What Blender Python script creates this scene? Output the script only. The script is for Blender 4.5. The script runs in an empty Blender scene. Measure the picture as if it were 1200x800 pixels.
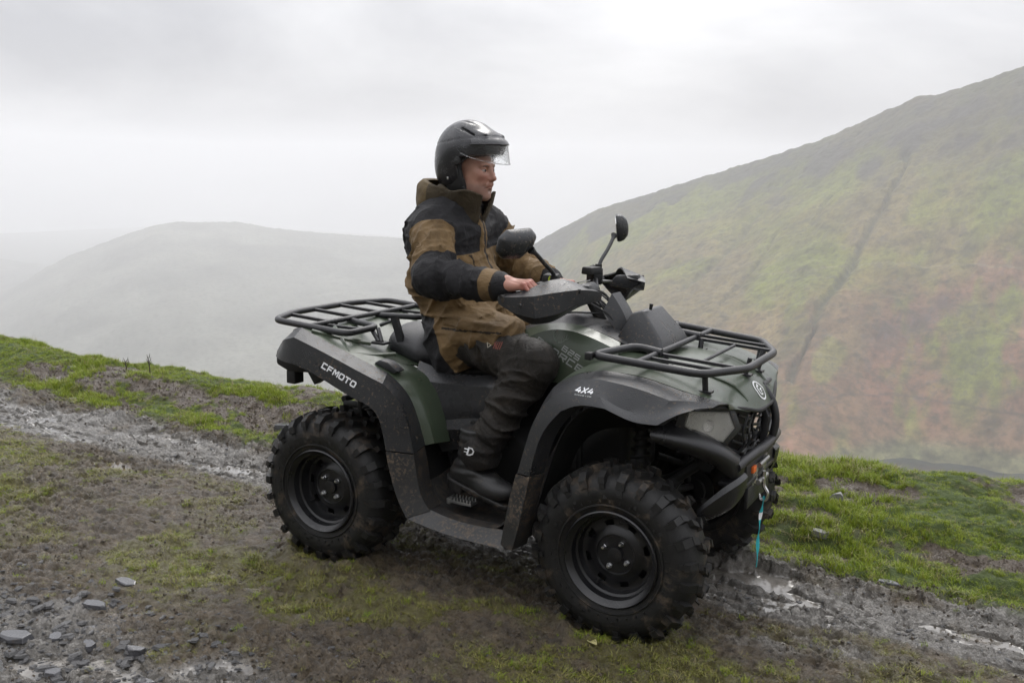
import bpy, bmesh, math, random
import numpy as np
from mathutils import Vector, Matrix, Quaternion
from mathutils.bvhtree import BVHTree
import openvdb as vdb

random.seed(7)
rng = np.random.default_rng(7)
SC = bpy.context.scene
COL = SC.collection

# ------------------------------------------------------------------ camera
cd = bpy.data.cameras.new('camera')
cam = bpy.data.objects.new('camera', cd)
COL.objects.link(cam)
SC.camera = cam
cd.sensor_width = 36.0
cd.lens = 33.095
cd.clip_start = 0.05
cd.clip_end = 20000.0
_yaw, _pit, _rol = -0.5103, 0.1777, -0.0236
_f = Vector((math.sin(_yaw) * math.cos(_pit), math.cos(_yaw) * math.cos(_pit), -math.sin(_pit)))
_r = Vector((math.cos(_yaw), -math.sin(_yaw), 0.0))
_u = _r.cross(_f)
_r2 = _r * math.cos(_rol) - _u * math.sin(_rol)
_u2 = _u * math.cos(_rol) + _r * math.sin(_rol)
cam.matrix_world = Matrix(((_r2.x, _u2.x, -_f.x, 1.8785), (_r2.y, _u2.y, -_f.y, -3.4845),
                           (_r2.z, _u2.z, -_f.z, 1.6678), (0, 0, 0, 1)))

# ------------------------------------------------------------------ sky and sun (overcast)
SUN_EL, SUN_AZ = math.radians(48), math.radians(-20)      # azimuth from +Y, clockwise
w = bpy.data.worlds.new('World')
SC.world = w
w.use_nodes = True
wt = w.node_tree
wt.nodes.clear()
out = wt.nodes.new('ShaderNodeOutputWorld')
bg = wt.nodes.new('ShaderNodeBackground')
bg.inputs['Strength'].default_value = 0.14
sky = wt.nodes.new('ShaderNodeTexSky')
sky.sky_type = 'NISHITA'
sky.sun_disc = False
sky.sun_elevation = SUN_EL
sky.sun_rotation = SUN_AZ
sky.air_density = 1.0
sky.dust_density = 3.0
tc = wt.nodes.new('ShaderNodeTexCoord')
mp = wt.nodes.new('ShaderNodeMapping')
mp.inputs['Scale'].default_value = (1.0, 1.0, 2.6)
n1 = wt.nodes.new('ShaderNodeTexNoise')
n1.inputs['Scale'].default_value = 2.3
n1.inputs['Detail'].default_value = 6
n1.inputs['Roughness'].default_value = 0.5
n1.inputs['Distortion'].default_value = 0.35
cr = wt.nodes.new('ShaderNodeValToRGB')
cr.color_ramp.elements[0].position = 0.33
cr.color_ramp.elements[0].color = (4.1, 4.15, 4.45, 1)
cr.color_ramp.elements[1].position = 0.68
cr.color_ramp.elements[1].color = (8.5, 8.5, 8.65, 1)
mx = wt.nodes.new('ShaderNodeMix')
mx.data_type = 'RGBA'
mx.inputs[0].default_value = 0.94
L = wt.links.new
L(tc.outputs['Generated'], mp.inputs['Vector'])
L(mp.outputs['Vector'], n1.inputs['Vector'])
L(n1.outputs['Fac'], cr.inputs['Fac'])
L(sky.outputs['Color'], mx.inputs[6])
L(cr.outputs['Color'], mx.inputs[7])
# an overcast sky is brighter overhead than at the horizon; zenith boosted past CIE to brighten the haze
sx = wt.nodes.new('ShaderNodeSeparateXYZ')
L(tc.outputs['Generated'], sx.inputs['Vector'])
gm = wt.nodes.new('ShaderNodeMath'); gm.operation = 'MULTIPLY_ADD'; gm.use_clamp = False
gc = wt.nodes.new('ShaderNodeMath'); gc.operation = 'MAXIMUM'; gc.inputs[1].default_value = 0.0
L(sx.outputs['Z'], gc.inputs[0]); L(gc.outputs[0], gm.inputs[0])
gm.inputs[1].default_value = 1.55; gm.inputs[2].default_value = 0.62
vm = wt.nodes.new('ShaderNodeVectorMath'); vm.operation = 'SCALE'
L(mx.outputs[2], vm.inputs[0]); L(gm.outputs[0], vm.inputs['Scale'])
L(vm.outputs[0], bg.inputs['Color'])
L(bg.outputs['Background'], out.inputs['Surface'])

sl = bpy.data.lights.new('sun', 'SUN')
sl.energy = 1.1
sl.angle = math.radians(24)
sl.color = (1.0, 0.97, 0.93)
sun = bpy.data.objects.new('sun', sl)
COL.objects.link(sun)
_sd = Vector((math.sin(SUN_AZ) * math.cos(SUN_EL), math.cos(SUN_AZ) * math.cos(SUN_EL), math.sin(SUN_EL)))
sun.rotation_euler = _sd.to_track_quat('Z', 'Y').to_euler()
sun.location = _sd * 50

SC.view_settings.view_transform = 'Standard'
SC.view_settings.look = 'None'
SC.view_settings.exposure = 0.18
SC.view_settings.gamma = 1.0
SC.render.engine = 'CYCLES'
SC.cycles.volume_bounces = 6
SC.cycles.max_bounces = 8
SC.cycles.diffuse_bounces = 3
SC.cycles.glossy_bounces = 3
SC.cycles.transmission_bounces = 6
SC.cycles.transparent_max_bounces = 8
SC.cycles.use_denoising = True

# ------------------------------------------------------------------ haze: one closed box of thin even air
HAZE_DENSITY = 0.00029
def build_haze():
    m = bpy.data.materials.new('haze')
    m.use_nodes = True
    nt = m.node_tree
    nt.nodes.clear()
    o = nt.nodes.new('ShaderNodeOutputMaterial')
    v = nt.nodes.new('ShaderNodeVolumePrincipled')
    v.inputs['Color'].default_value = (0.982, 0.984, 1.0, 1)
    v.inputs['Density'].default_value = HAZE_DENSITY
    v.inputs['Anisotropy'].default_value = 0.25
    nt.links.new(v.outputs['Volume'], o.inputs['Volume'])
    me = bpy.data.meshes.new('haze')
    x0, x1, y0, y1, z0, z1 = -6800, 2600, -1300, 6300, -660.0, 200.0
    vs = [(x, y, z) for x in (x0, x1) for y in (y0, y1) for z in (z0, z1)]
    me.from_pydata(vs, [], [(0, 1, 3, 2), (4, 6, 7, 5), (0, 4, 5, 1), (2, 3, 7, 6), (0, 2, 6, 4), (1, 5, 7, 3)])
    me.materials.append(m)
    ob = bpy.data.objects.new('haze', me)
    COL.objects.link(ob)
    ob['kind'] = 'stuff'
    ob['label'] = 'pale mist filling the valley between the hills'
    return ob

# ------------------------------------------------------------------ noise
def _lat(seed, n=64):
    return np.random.default_rng(seed).random((n, n, n)).astype(np.float32)
_LATS = {}
def vnoise(x, y, z, seed=0):
    """value noise, -1..1, any array shape"""
    if seed not in _LATS:
        _LATS[seed] = _lat(seed, 32)
    T = _LATS[seed]
    xf, yf, zf = np.floor(x), np.floor(y), np.floor(z)
    i, j, k = xf.astype(np.int32) & 31, yf.astype(np.int32) & 31, zf.astype(np.int32) & 31
    u, v, w_ = x - xf, y - yf, z - zf
    u, v, w_ = u * u * (3 - 2 * u), v * v * (3 - 2 * v), w_ * w_ * (3 - 2 * w_)
    i1, j1, k1 = (i + 1) & 31, (j + 1) & 31, (k + 1) & 31
    a = T[i, j, k] * (1 - u) + T[i1, j, k] * u
    b = T[i, j1, k] * (1 - u) + T[i1, j1, k] * u
    c = T[i, j, k1] * (1 - u) + T[i1, j, k1] * u
    d = T[i, j1, k1] * (1 - u) + T[i1, j1, k1] * u
    return ((a * (1 - v) + b * v) * (1 - w_) + (c * (1 - v) + d * v) * w_) * 2 - 1
def vnoise2(x, y, seed=0):
    if seed not in _LATS:
        _LATS[seed] = _lat(seed, 32)
    T = _LATS[seed].reshape(-1)[:128 * 128].reshape(128, 128)
    xf, yf = np.floor(x), np.floor(y)
    i, j = xf.astype(np.int32) & 127, yf.astype(np.int32) & 127
    u, v = x - xf, y - yf
    u, v = u * u * (3 - 2 * u), v * v * (3 - 2 * v)
    i1, j1 = (i + 1) & 127, (j + 1) & 127
    return ((T[i, j] * (1 - u) + T[i1, j] * u) * (1 - v) + (T[i, j1] * (1 - u) + T[i1, j1] * u) * v) * 2 - 1
def fbm2(x, y, oct_=5, seed=0, gain=0.5):
    s, a = 0.0, 1.0
    for o in range(oct_):
        s = s + a * vnoise2(x + 17.3 * o, y - 9.1 * o, seed + o)
        x, y, a = x * 2.03, y * 2.03, a * gain
    return s
def sstep(a, b, x):
    t = np.clip((x - a) / (b - a), 0, 1)
    return t * t * (3 - 2 * t)
def ipl(x, xs, ys):
    return np.interp(x, xs, ys)

# ------------------------------------------------------------------ materials
def new_mat(name):
    m = bpy.data.materials.new(name)
    m.use_nodes = True
    nt = m.node_tree
    return m, nt, nt.nodes['Principled BSDF']
def _noise(nt, scale, detail=4, rough=0.5, coord=None, dist=0.0):
    n = nt.nodes.new('ShaderNodeTexNoise')
    n.inputs['Scale'].default_value = scale
    n.inputs['Detail'].default_value = detail
    n.inputs['Roughness'].default_value = rough
    n.inputs['Distortion'].default_value = dist
    if coord is not None:
        nt.links.new(coord, n.inputs['Vector'])
    return n
def _ramp(nt, src, a, b, c0=(0, 0, 0, 1), c1=(1, 1, 1, 1)):
    r = nt.nodes.new('ShaderNodeValToRGB')
    r.color_ramp.elements[0].position = a
    r.color_ramp.elements[1].position = b
    r.color_ramp.elements[0].color = c0
    r.color_ramp.elements[1].color = c1
    nt.links.new(src, r.inputs['Fac'])
    return r
def _mix(nt, fac, a, b):
    m = nt.nodes.new('ShaderNodeMix')
    m.data_type = 'RGBA'
    for sock, v in ((m.inputs[0], fac), (m.inputs[6], a), (m.inputs[7], b)):
        if hasattr(v, 'is_linked'):
            nt.links.new(v, sock)
        elif isinstance(v, (int, float)):
            sock.default_value = v
        else:
            sock.default_value = (*v[:3], 1)
    return m.outputs[2]
def _math(nt, op, a, b=0.0, clamp=False):
    m = nt.nodes.new('ShaderNodeMath')
    m.operation = op
    m.use_clamp = clamp
    for i, v in enumerate((a, b)):
        if hasattr(v, 'is_linked'):
            nt.links.new(v, m.inputs[i])
        else:
            m.inputs[i].default_value = v
    return m.outputs[0]
def _bump(nt, bsdf, height, strength=0.3, dist=0.01):
    b = nt.nodes.new('ShaderNodeBump')
    b.inputs['Strength'].default_value = strength
    b.inputs['Distance'].default_value = dist
    nt.links.new(height, b.inputs['Height'])
    nt.links.new(b.outputs['Normal'], bsdf.inputs['Normal'])
    return b

MUD = (0.115, 0.085, 0.058)
def surf_mat(name, col, rough=0.5, metal=0.0, var=0.12, dirt=0.0, dirt_scale=9.0, drops=0.0, grain=0.0, coat=0.0, spec=0.5, grain_scale=500, speck=0.0):
    """plastic, paint or metal with uneven tone, mud specks, rain beads and grain"""
    m, nt, b = new_mat(name)
    tcn = nt.nodes.new('ShaderNodeTexCoord')
    co = tcn.outputs['Object']
    n = _noise(nt, 5.5, 6, 0.6, co)
    lo = tuple(c * (1 - var) for c in col)
    hi = tuple(min(1, c * (1 + var)) for c in col)
    c = _mix(nt, _ramp(nt, n.outputs['Fac'], 0.3, 0.7).outputs['Color'], lo, hi)
    rv = _ramp(nt, n.outputs['Fac'], 0.3, 0.7, (max(0.03, rough - 0.1),) * 3 + (1,), (min(1, rough + 0.1),) * 3 + (1,)).outputs['Color']
    if dirt > 0:
        nd = _noise(nt, dirt_scale, 9, 0.72, co, 0.4)
        df = _ramp(nt, nd.outputs['Fac'], 0.62 - dirt * 0.25, 0.74 - dirt * 0.1).outputs['Color']
        c = _mix(nt, df, c, tuple(x * 0.8 for x in MUD))
        rv = _mix(nt, df, rv, (0.7, 0.7, 0.7))
    if speck > 0:      # spatter: small mud spots in drifts
        n9 = _noise(nt, 85, 3, 0.6, co, 0.2)
        n8 = _noise(nt, 4, 4, 0.6, co)
        sf = _math(nt, 'MULTIPLY', _ramp(nt, n9.outputs['Fac'], 0.66 - speck * .1, 0.70 - speck * .1).outputs['Color'], _ramp(nt, n8.outputs['Fac'], 0.40, 0.62).outputs['Color'])
        c = _mix(nt, sf, c, MUD)
        rv = _mix(nt, sf, rv, (0.75, 0.75, 0.75))
    nt.links.new(c, b.inputs['Base Color'])
    nt.links.new(rv, b.inputs['Roughness'])
    b.inputs['Metallic'].default_value = metal
    b.inputs['Specular IOR Level'].default_value = spec
    b.inputs['Coat Weight'].default_value = coat
    b.inputs['Coat Roughness'].default_value = 0.12
    h = None
    if drops > 0:
        v = nt.nodes.new('ShaderNodeTexVoronoi')
        v.inputs['Scale'].default_value = 150
        v.inputs['Randomness'].default_value = 1.0
        nt.links.new(co, v.inputs['Vector'])
        keep = _noise(nt, 25, 2, 0.5, co)
        d = _math(nt, 'SUBTRACT', 0.42, v.outputs['Distance'], True)
        d = _math(nt, 'MULTIPLY', d, _ramp(nt, keep.outputs['Fac'], 0.45, 0.6).outputs['Color'])
        h = _math(nt, 'MULTIPLY', d, drops * 2)
    if grain > 0:
        g = _noise(nt, grain_scale, 2, 0.5, co)
        gg = _math(nt, 'MULTIPLY', g.outputs['Fac'], grain)
        h = gg if h is None else _math(nt, 'ADD', h, gg)
    if h is not None:
        _bump(nt, b, h, 0.6, 0.004)
    return m

# ------------------------------------------------------------------ objects
def link(o, parent=None):
    COL.objects.link(o)
    if parent is not None:
        o.parent = parent
    return o
def tag(o, label=None, cat=None, group=None, kind=None):
    if label: o['label'] = label
    if cat: o['category'] = cat
    if group: o['group'] = group
    if kind: o['kind'] = kind
    return o
def empty(name, loc=(0, 0, 0), parent=None):
    o = bpy.data.objects.new(name, None)
    o.location = loc
    o.empty_display_size = 0.1
    return link(o, parent)
MODS = []
def meshobj(name, verts, faces, mat, parent=None, smooth=True, mats=None, face_mat=None):
    me = bpy.data.meshes.new(name)
    if isinstance(verts, np.ndarray) and isinstance(faces, np.ndarray):
        nv, nf, k = len(verts), len(faces), faces.shape[1]
        me.vertices.add(nv)
        me.vertices.foreach_set('co', np.ascontiguousarray(verts, np.float32).ravel())
        me.loops.add(nf * k)
        me.loops.foreach_set('vertex_index', np.ascontiguousarray(faces, np.int32).ravel())
        me.polygons.add(nf)
        me.polygons.foreach_set('loop_start', np.arange(0, nf * k, k, dtype=np.int32))
        me.polygons.foreach_set('loop_total', np.full(nf, k, np.int32))
        me.update(calc_edges=True)
        me.validate()
    else:
        me.from_pydata([tuple(v) for v in verts], [], [tuple(f) for f in faces])
    if smooth:
        me.polygons.foreach_set('use_smooth', [True] * len(me.polygons))
    for m in (mats or [mat]):
        me.materials.append(m)
    if face_mat is not None:
        me.polygons.foreach_set('material_index', face_mat)
    o = bpy.data.objects.new(name, me)
    return link(o, parent)

class MB:
    """collects shapes and links them as one mesh"""
    def __init__(s):
        s.v, s.f, s.m = [], [], []
    def add(s, vs, fs, mi=0):
        b = len(s.v)
        s.v += [tuple(v) for v in vs]
        s.f += [tuple(i + b for i in f) for f in fs]
        s.m += [mi] * len(fs)
        return s
    def box(s, c, size, rot=None, taper=1.0, mi=0):
        hx, hy, hz = size[0] / 2, size[1] / 2, size[2] / 2
        vs = []
        for z, k in ((-hz, 1.0), (hz, taper)):
            for x, y in ((-hx, -hy), (hx, -hy), (hx, hy), (-hx, hy)):
                v = Vector((x * k, y * k, z))
                if rot is not None: v = rot @ v
                vs.append(v + Vector(c))
        return s.add(vs, [(0, 3, 2, 1), (4, 5, 6, 7), (0, 1, 5, 4), (1, 2, 6, 5), (2, 3, 7, 6), (3, 0, 4, 7)], mi)
    def tube(s, pts, r, n=12, caps=True, mi=0, closed=False):
        pts = [Vector(p) for p in pts]
        m = len(pts)
        rs = r if isinstance(r, (list, tuple)) else [r] * m
        prev = None
        base = []
        for i, p in enumerate(pts):
            if closed:
                t = pts[(i + 1) % m] - pts[i - 1]
            else:
                t = pts[min(i + 1, m - 1)] - pts[max(i - 1, 0)]
            t.normalize()
            if prev is None:
                a = Vector((0, 0, 1)) if abs(t.z) < 0.9 else Vector((1, 0, 0))
                nrm = (a - t * a.dot(t)).normalized()
            else:
                nrm = (prev - t * prev.dot(t)).normalized()
            prev = nrm
            bn = t.cross(nrm)
            base.append([p + (nrm * math.cos(2 * math.pi * k / n) + bn * math.sin(2 * math.pi * k / n)) * rs[i] for k in range(n)])
        vs = [v for ring in base for v in ring]
        fs = []
        for i in range(m if closed else m - 1):
            j = (i + 1) % m
            for k in range(n):
                k2 = (k + 1) % n
                fs.append((i * n + k, i * n + k2, j * n + k2, j * n + k))
        if caps and not closed:
            fs.append(tuple(range(n - 1, -1, -1)))
            fs.append(tuple((m - 1) * n + k for k in range(n)))
        return s.add(vs, fs, mi)
    def lathe(s, prof, axis_o, axis_d, n=32, mi=0, a0=0.0):
        """prof: (distance along axis, radius)"""
        d = Vector(axis_d).normalized()
        a = Vector((0, 0, 1)) if abs(d.z) < 0.9 else Vector((1, 0, 0))
        u = (a - d * a.dot(d)).normalized()
        v = d.cross(u)
        vs, fs = [], []
        for t, r in prof:
            for k in range(n):
                an = 2 * math.pi * k / n + a0
                vs.append(Vector(axis_o) + d * t + (u * math.cos(an) + v * math.sin(an)) * r)
        for i in range(len(prof) - 1):
            for k in range(n):
                k2 = (k + 1) % n
                fs.append((i * n + k, i * n + k2, (i + 1) * n + k2, (i + 1) * n + k))
        return s.add(vs, fs, mi)
    def prism(s, poly, axis, a, b, mi=0, inset=0.0):
        """poly of 2D points in the two axes other than axis, extruded from a to b; inset shrinks the two ends"""
        n = len(poly)
        cx = sum(p[0] for p in poly) / n; cy = sum(p[1] for p in poly) / n
        def mk(p, t):
            return {'x': (t, p[0], p[1]), 'y': (p[0], t, p[1]), 'z': (p[0], p[1], t)}[axis]
        vs = [mk(p, a) for p in poly] + [mk(p, b) for p in poly]
        fs = [tuple(range(n - 1, -1, -1)), tuple(range(n, 2 * n))] + [(i, (i + 1) % n, n + (i + 1) % n, n + i) for i in range(n)]
        return s.add(vs, fs, mi)
    def build(s, name, mat, parent=None, bevel=0.0, seg=2, sub=0, solid=0.0, mats=None, smooth=True, angle=38, label=None):
        me = bpy.data.meshes.new(name)
        me.from_pydata(s.v, [], s.f)
        bm = bmesh.new(); bm.from_mesh(me)
        bmesh.ops.recalc_face_normals(bm, faces=bm.faces)
        bm.to_mesh(me); bm.free()
        for m in (mats or [mat]):
            me.materials.append(m)
        if mats and len(me.polygons) == len(s.m):
            me.polygons.foreach_set('material_index', s.m)
        o = bpy.data.objects.new(name, me)
        link(o, parent)
        if solid:
            md = o.modifiers.new('s', 'SOLIDIFY'); md.thickness = solid; md.offset = 0
        if bevel:
            md = o.modifiers.new('b', 'BEVEL'); md.width = bevel; md.segments = seg; md.limit_method = 'ANGLE'; md.angle_limit = math.radians(30)
        if sub:
            md = o.modifiers.new('u', 'SUBSURF'); md.levels = md.render_levels = sub
        MODS.append((o, angle if smooth else 0))
        if label: o['label'] = label
        return o

def surf(name, rows, mat, parent=None, thick=0.005, crease_rows=(), crease_cols=(), sub=2, angle=32, mats=None, label=None):
    """a panel: rows of 3D points, smoothed, with kept crease lines and real thickness"""
    nr, nc = len(rows), len(rows[0])
    vs = [tuple(p) for r in rows for p in r]
    fs = [(i * nc + j, i * nc + j + 1, (i + 1) * nc + j + 1, (i + 1) * nc + j) for i in range(nr - 1) for j in range(nc - 1)]
    me = bpy.data.meshes.new(name)
    me.from_pydata(vs, [], fs)
    me.materials.append(mat)
    ca = me.attributes.new('crease_edge', 'FLOAT', 'EDGE')
    for e in me.edges:
        a, b = e.vertices
        ra, cca, rb, ccb = a // nc, a % nc, b // nc, b % nc
        if (ra == rb and (ra in crease_rows)) or (cca == ccb and cca in crease_cols):
            ca.data[e.index].value = 1.0
    o = bpy.data.objects.new(name, me)
    link(o, parent)
    md = o.modifiers.new('u', 'SUBSURF'); md.levels = md.render_levels = sub
    md.boundary_smooth = 'PRESERVE_CORNERS'
    if thick:
        md = o.modifiers.new('s', 'SOLIDIFY'); md.thickness = thick; md.offset = 0
    MODS.append((o, angle))
    if label: o['label'] = label
    return o

def apply_mods():
    bpy.context.view_layer.update()
    dg = bpy.context.evaluated_depsgraph_get()
    res = []
    for o, ang in MODS:
        if o.modifiers:
            ev = o.evaluated_get(dg)
            res.append((o, bpy.data.meshes.new_from_object(ev, preserve_all_data_layers=True, depsgraph=dg), ang))
        else:
            res.append((o, None, ang))
    for o, me, ang in res:
        if me is not None:
            o.modifiers.clear()
            o.data = me
        if ang:
            o.data.polygons.foreach_set('use_smooth', [True] * len(o.data.polygons))
            o.data.set_sharp_from_angle(angle=math.radians(ang))
    MODS.clear()

def spline(pts, n=6, closed=False):
    """Catmull-Rom through the points"""
    P = [Vector(p) for p in pts]
    m = len(P)
    o = []
    rng_ = range(m if closed else m - 1)
    for i in rng_:
        if closed:
            p0, p1, p2, p3 = P[i - 1], P[i], P[(i + 1) % m], P[(i + 2) % m]
        else:
            p0, p1, p2, p3 = P[max(i - 1, 0)], P[i], P[i + 1], P[min(i + 2, m - 1)]
        for k in range(n):
            t = k / n
            o.append(0.5 * ((2 * p1) + (p2 - p0) * t + (2 * p0 - 5 * p1 + 4 * p2 - p3) * t * t + (3 * p1 - p0 - 3 * p2 + p3) * t ** 3))
    if not closed:
        o.append(P[-1])
    return o
def rounded(pts, r=0.03, n=4, closed=True):
    """polyline whose corners are rounded like bent tube"""
    P = [Vector(p) for p in pts]
    m = len(P)
    o = []
    for i in range(m):
        if not closed and i in (0, m - 1):
            o.append(P[i]); continue
        a, b, c = P[i - 1], P[i], P[(i + 1) % m]
        u, v = (a - b), (c - b)
        k = min(r, u.length * 0.45, v.length * 0.45)
        s, e = b + u.normalized() * k, b + v.normalized() * k
        for j in range(n + 1):
            t = j / n
            o.append(s * (1 - t) ** 2 + b * 2 * t * (1 - t) + e * t * t)
    return o

# ------------------------------------------------------------------ signed distance fields for soft shapes
class Field:
    def __init__(s, lo, hi, h):
        s.lo, s.h = np.array(lo, np.float32), h
        n = [int(math.ceil((b - a) / h)) + 1 for a, b in zip(lo, hi)]
        ax = [np.float32(lo[i]) + np.float32(h) * np.arange(n[i], dtype=np.float32) for i in range(3)]
        s.X, s.Y, s.Z = np.meshgrid(*ax, indexing='ij')
        s.d = np.full(s.X.shape, 1.0, np.float32)
    def cap(s, a, b, ra, rb, sy=1.0):
        """tapered round bar; sy squeezes the y axis"""
        ax, ay, az = a; bx, by, bz = b
        X, Y, Z = s.X - ax, (s.Y - ay) * sy, s.Z - az
        dx, dy, dz = bx - ax, (by - ay) * sy, bz - az
        L2 = dx * dx + dy * dy + dz * dz + 1e-12
        t = np.clip((X * dx + Y * dy + Z * dz) / L2, 0, 1)
        return np.sqrt((X - t * dx) ** 2 + (Y - t * dy) ** 2 + (Z - t * dz) ** 2) - (ra + (rb - ra) * t)
    def ell(s, c, r, rot=None):
        X, Y, Z = s.X - c[0], s.Y - c[1], s.Z - c[2]
        if rot is not None:
            M = np.array(rot.to_3x3().inverted() if hasattr(rot, 'to_3x3') else rot)
            X, Y, Z = (M[0, 0] * X + M[0, 1] * Y + M[0, 2] * Z, M[1, 0] * X + M[1, 1] * Y + M[1, 2] * Z, M[2, 0] * X + M[2, 1] * Y + M[2, 2] * Z)
        k0 = np.sqrt((X / r[0]) ** 2 + (Y / r[1]) ** 2 + (Z / r[2]) ** 2)
        k1 = np.sqrt((X / r[0] ** 2) ** 2 + (Y / r[1] ** 2) ** 2 + (Z / r[2] ** 2) ** 2) + 1e-9
        return k0 * (k0 - 1) / k1
    def box(s, c, hs, r=0.01, rot=None):
        X, Y, Z = s.X - c[0], s.Y - c[1], s.Z - c[2]
        if rot is not None:
            M = np.array(rot.to_3x3().inverted())
            X, Y, Z = (M[0, 0] * X + M[0, 1] * Y + M[0, 2] * Z, M[1, 0] * X + M[1, 1] * Y + M[1, 2] * Z, M[2, 0] * X + M[2, 1] * Y + M[2, 2] * Z)
        qx, qy, qz = np.abs(X) - hs[0] + r, np.abs(Y) - hs[1] + r, np.abs(Z) - hs[2] + r
        return np.sqrt(np.maximum(qx, 0) ** 2 + np.maximum(qy, 0) ** 2 + np.maximum(qz, 0) ** 2) + np.minimum(np.maximum(qx, np.maximum(qy, qz)), 0) - r
    def add(s, d, k=0.02):
        s.d = smin(s.d, d, k)
    def sub(s, d, k=0.01):
        s.d = -smin(-s.d, d, k)
    def mesh(s):
        d = s.d.copy()
        for ax in range(3):
            sl_ = [slice(None)] * 3
            for e in (0, -1):
                sl_[ax] = e
                d[tuple(sl_)] = np.maximum(d[tuple(sl_)], s.h)
        g = vdb.FloatGrid(1.0)
        g.copyFromArray(np.ascontiguousarray(np.clip(d / s.h, -4, 4), dtype=np.float32))
        v, q = g.convertToQuads(isovalue=0.0)
        v = v * s.h + s.lo
        q = q.astype(np.int64)
        # outward winding
        a, b, c = v[q[:, 0]], v[q[:, 1]], v[q[:, 2]]
        vol = np.einsum('ij,ij->i', a, np.cross(b, c)).sum()
        if vol < 0:
            q = q[:, ::-1]
        return v, q
def smin(a, b, k):
    if k <= 0:
        return np.minimum(a, b)
    h = np.maximum(k - np.abs(a - b), 0) / k
    return np.minimum(a, b) - h * h * k * 0.25
def relax(v, q, it=2, lam=0.5):
    """a little smoothing of the extracted surface"""
    e = np.concatenate([q[:, [0, 1]], q[:, [1, 2]], q[:, [2, 3]], q[:, [3, 0]]])
    n = len(v)
    for _ in range(it):
        s = np.zeros((n, 3)); c = np.zeros(n)
        for a, b in ((0, 1), (1, 0)):
            for ax in range(3):
                s[:, ax] += np.bincount(e[:, a], weights=v[e[:, b], ax], minlength=n)
            c += np.bincount(e[:, a], minlength=n)
        v = v + lam * (s / np.maximum(c, 1)[:, None] - v)
    return v
def vattr(o, name, vals):
    a = o.data.attributes.new(name, 'FLOAT', 'POINT')
    a.data.foreach_set('value', np.ascontiguousarray(vals, np.float32))

DECALS = []
def decal(name, verts_faces, origin, right, up, target, mat, parent, off=0.0015, label=None, through=None):
    """flat print laid on a surface: 2D outline points carried along the view normal onto the target"""
    DECALS.append((name, verts_faces, Vector(origin), Vector(right).normalized(), Vector(up).normalized(), target, mat, parent, off, label))
def text_vf(body, size, shear=0.0, spacing=1.0, bold=0.0, align='LEFT'):
    cu = bpy.data.curves.new('t', 'FONT')
    cu.body = body; cu.size = size; cu.shear = shear; cu.space_character = spacing; cu.offset = bold
    cu.align_x = align
    cu.resolution_u = 3
    o = bpy.data.objects.new('t', cu)
    COL.objects.link(o)
    bpy.context.view_layer.update()
    me = o.to_mesh()
    vs = [(v.co.x, v.co.y) for v in me.vertices]
    fs = [tuple(p.vertices) for p in me.polygons]
    o.to_mesh_clear()
    bpy.data.objects.remove(o)
    bpy.data.curves.remove(cu)
    return vs, fs
def ring_vf(r0, r1, n=32, cx=0, cy=0, a0=0, a1=360):
    vs, fs = [], []
    full = a1 - a0 >= 360
    m = n if full else n + 1
    for k in range(m):
        a = math.radians(a0 + (a1 - a0) * k / n)
        vs += [(cx + r0 * math.cos(a), cy + r0 * math.sin(a)), (cx + r1 * math.cos(a), cy + r1 * math.sin(a))]
    for k in range(n):
        a, b = 2 * k, 2 * ((k + 1) % m)
        fs.append((a, a + 1, b + 1, b))
    return vs, fs
def poly_vf(*polys):
    vs, fs = [], []
    for p in polys:
        fs.append(tuple(range(len(vs), len(vs) + len(p))))
        vs += list(p)
    return vs, fs
def line_vf(pts, w_, closed=False):
    """a printed line of even width with mitred corners"""
    n = len(pts); vs, fs = [], []
    for i in range(n):
        a = pts[i - 1] if (closed or i) else None
        c = pts[(i + 1) % n] if (closed or i < n - 1) else None
        b = pts[i]
        def nm(p, q):
            dx, dy = q[0] - p[0], q[1] - p[1]; l = math.hypot(dx, dy); return (-dy / l, dx / l)
        n1_ = nm(a, b) if a else nm(b, c)
        n2_ = nm(b, c) if c else n1_
        mx_, my_ = n1_[0] + n2_[0], n1_[1] + n2_[1]
        l = math.hypot(mx_, my_); mx_, my_ = mx_ / l, my_ / l
        k = w_ / 2 / max(.45, mx_ * n1_[0] + my_ * n1_[1])
        vs += [(b[0] + mx_ * k, b[1] + my_ * k), (b[0] - mx_ * k, b[1] - my_ * k)]
    for i in range(n if closed else n - 1):
        j = (i + 1) % n
        fs.append((2 * i, 2 * i + 1, 2 * j + 1, 2 * j))
    return vs, fs
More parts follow.
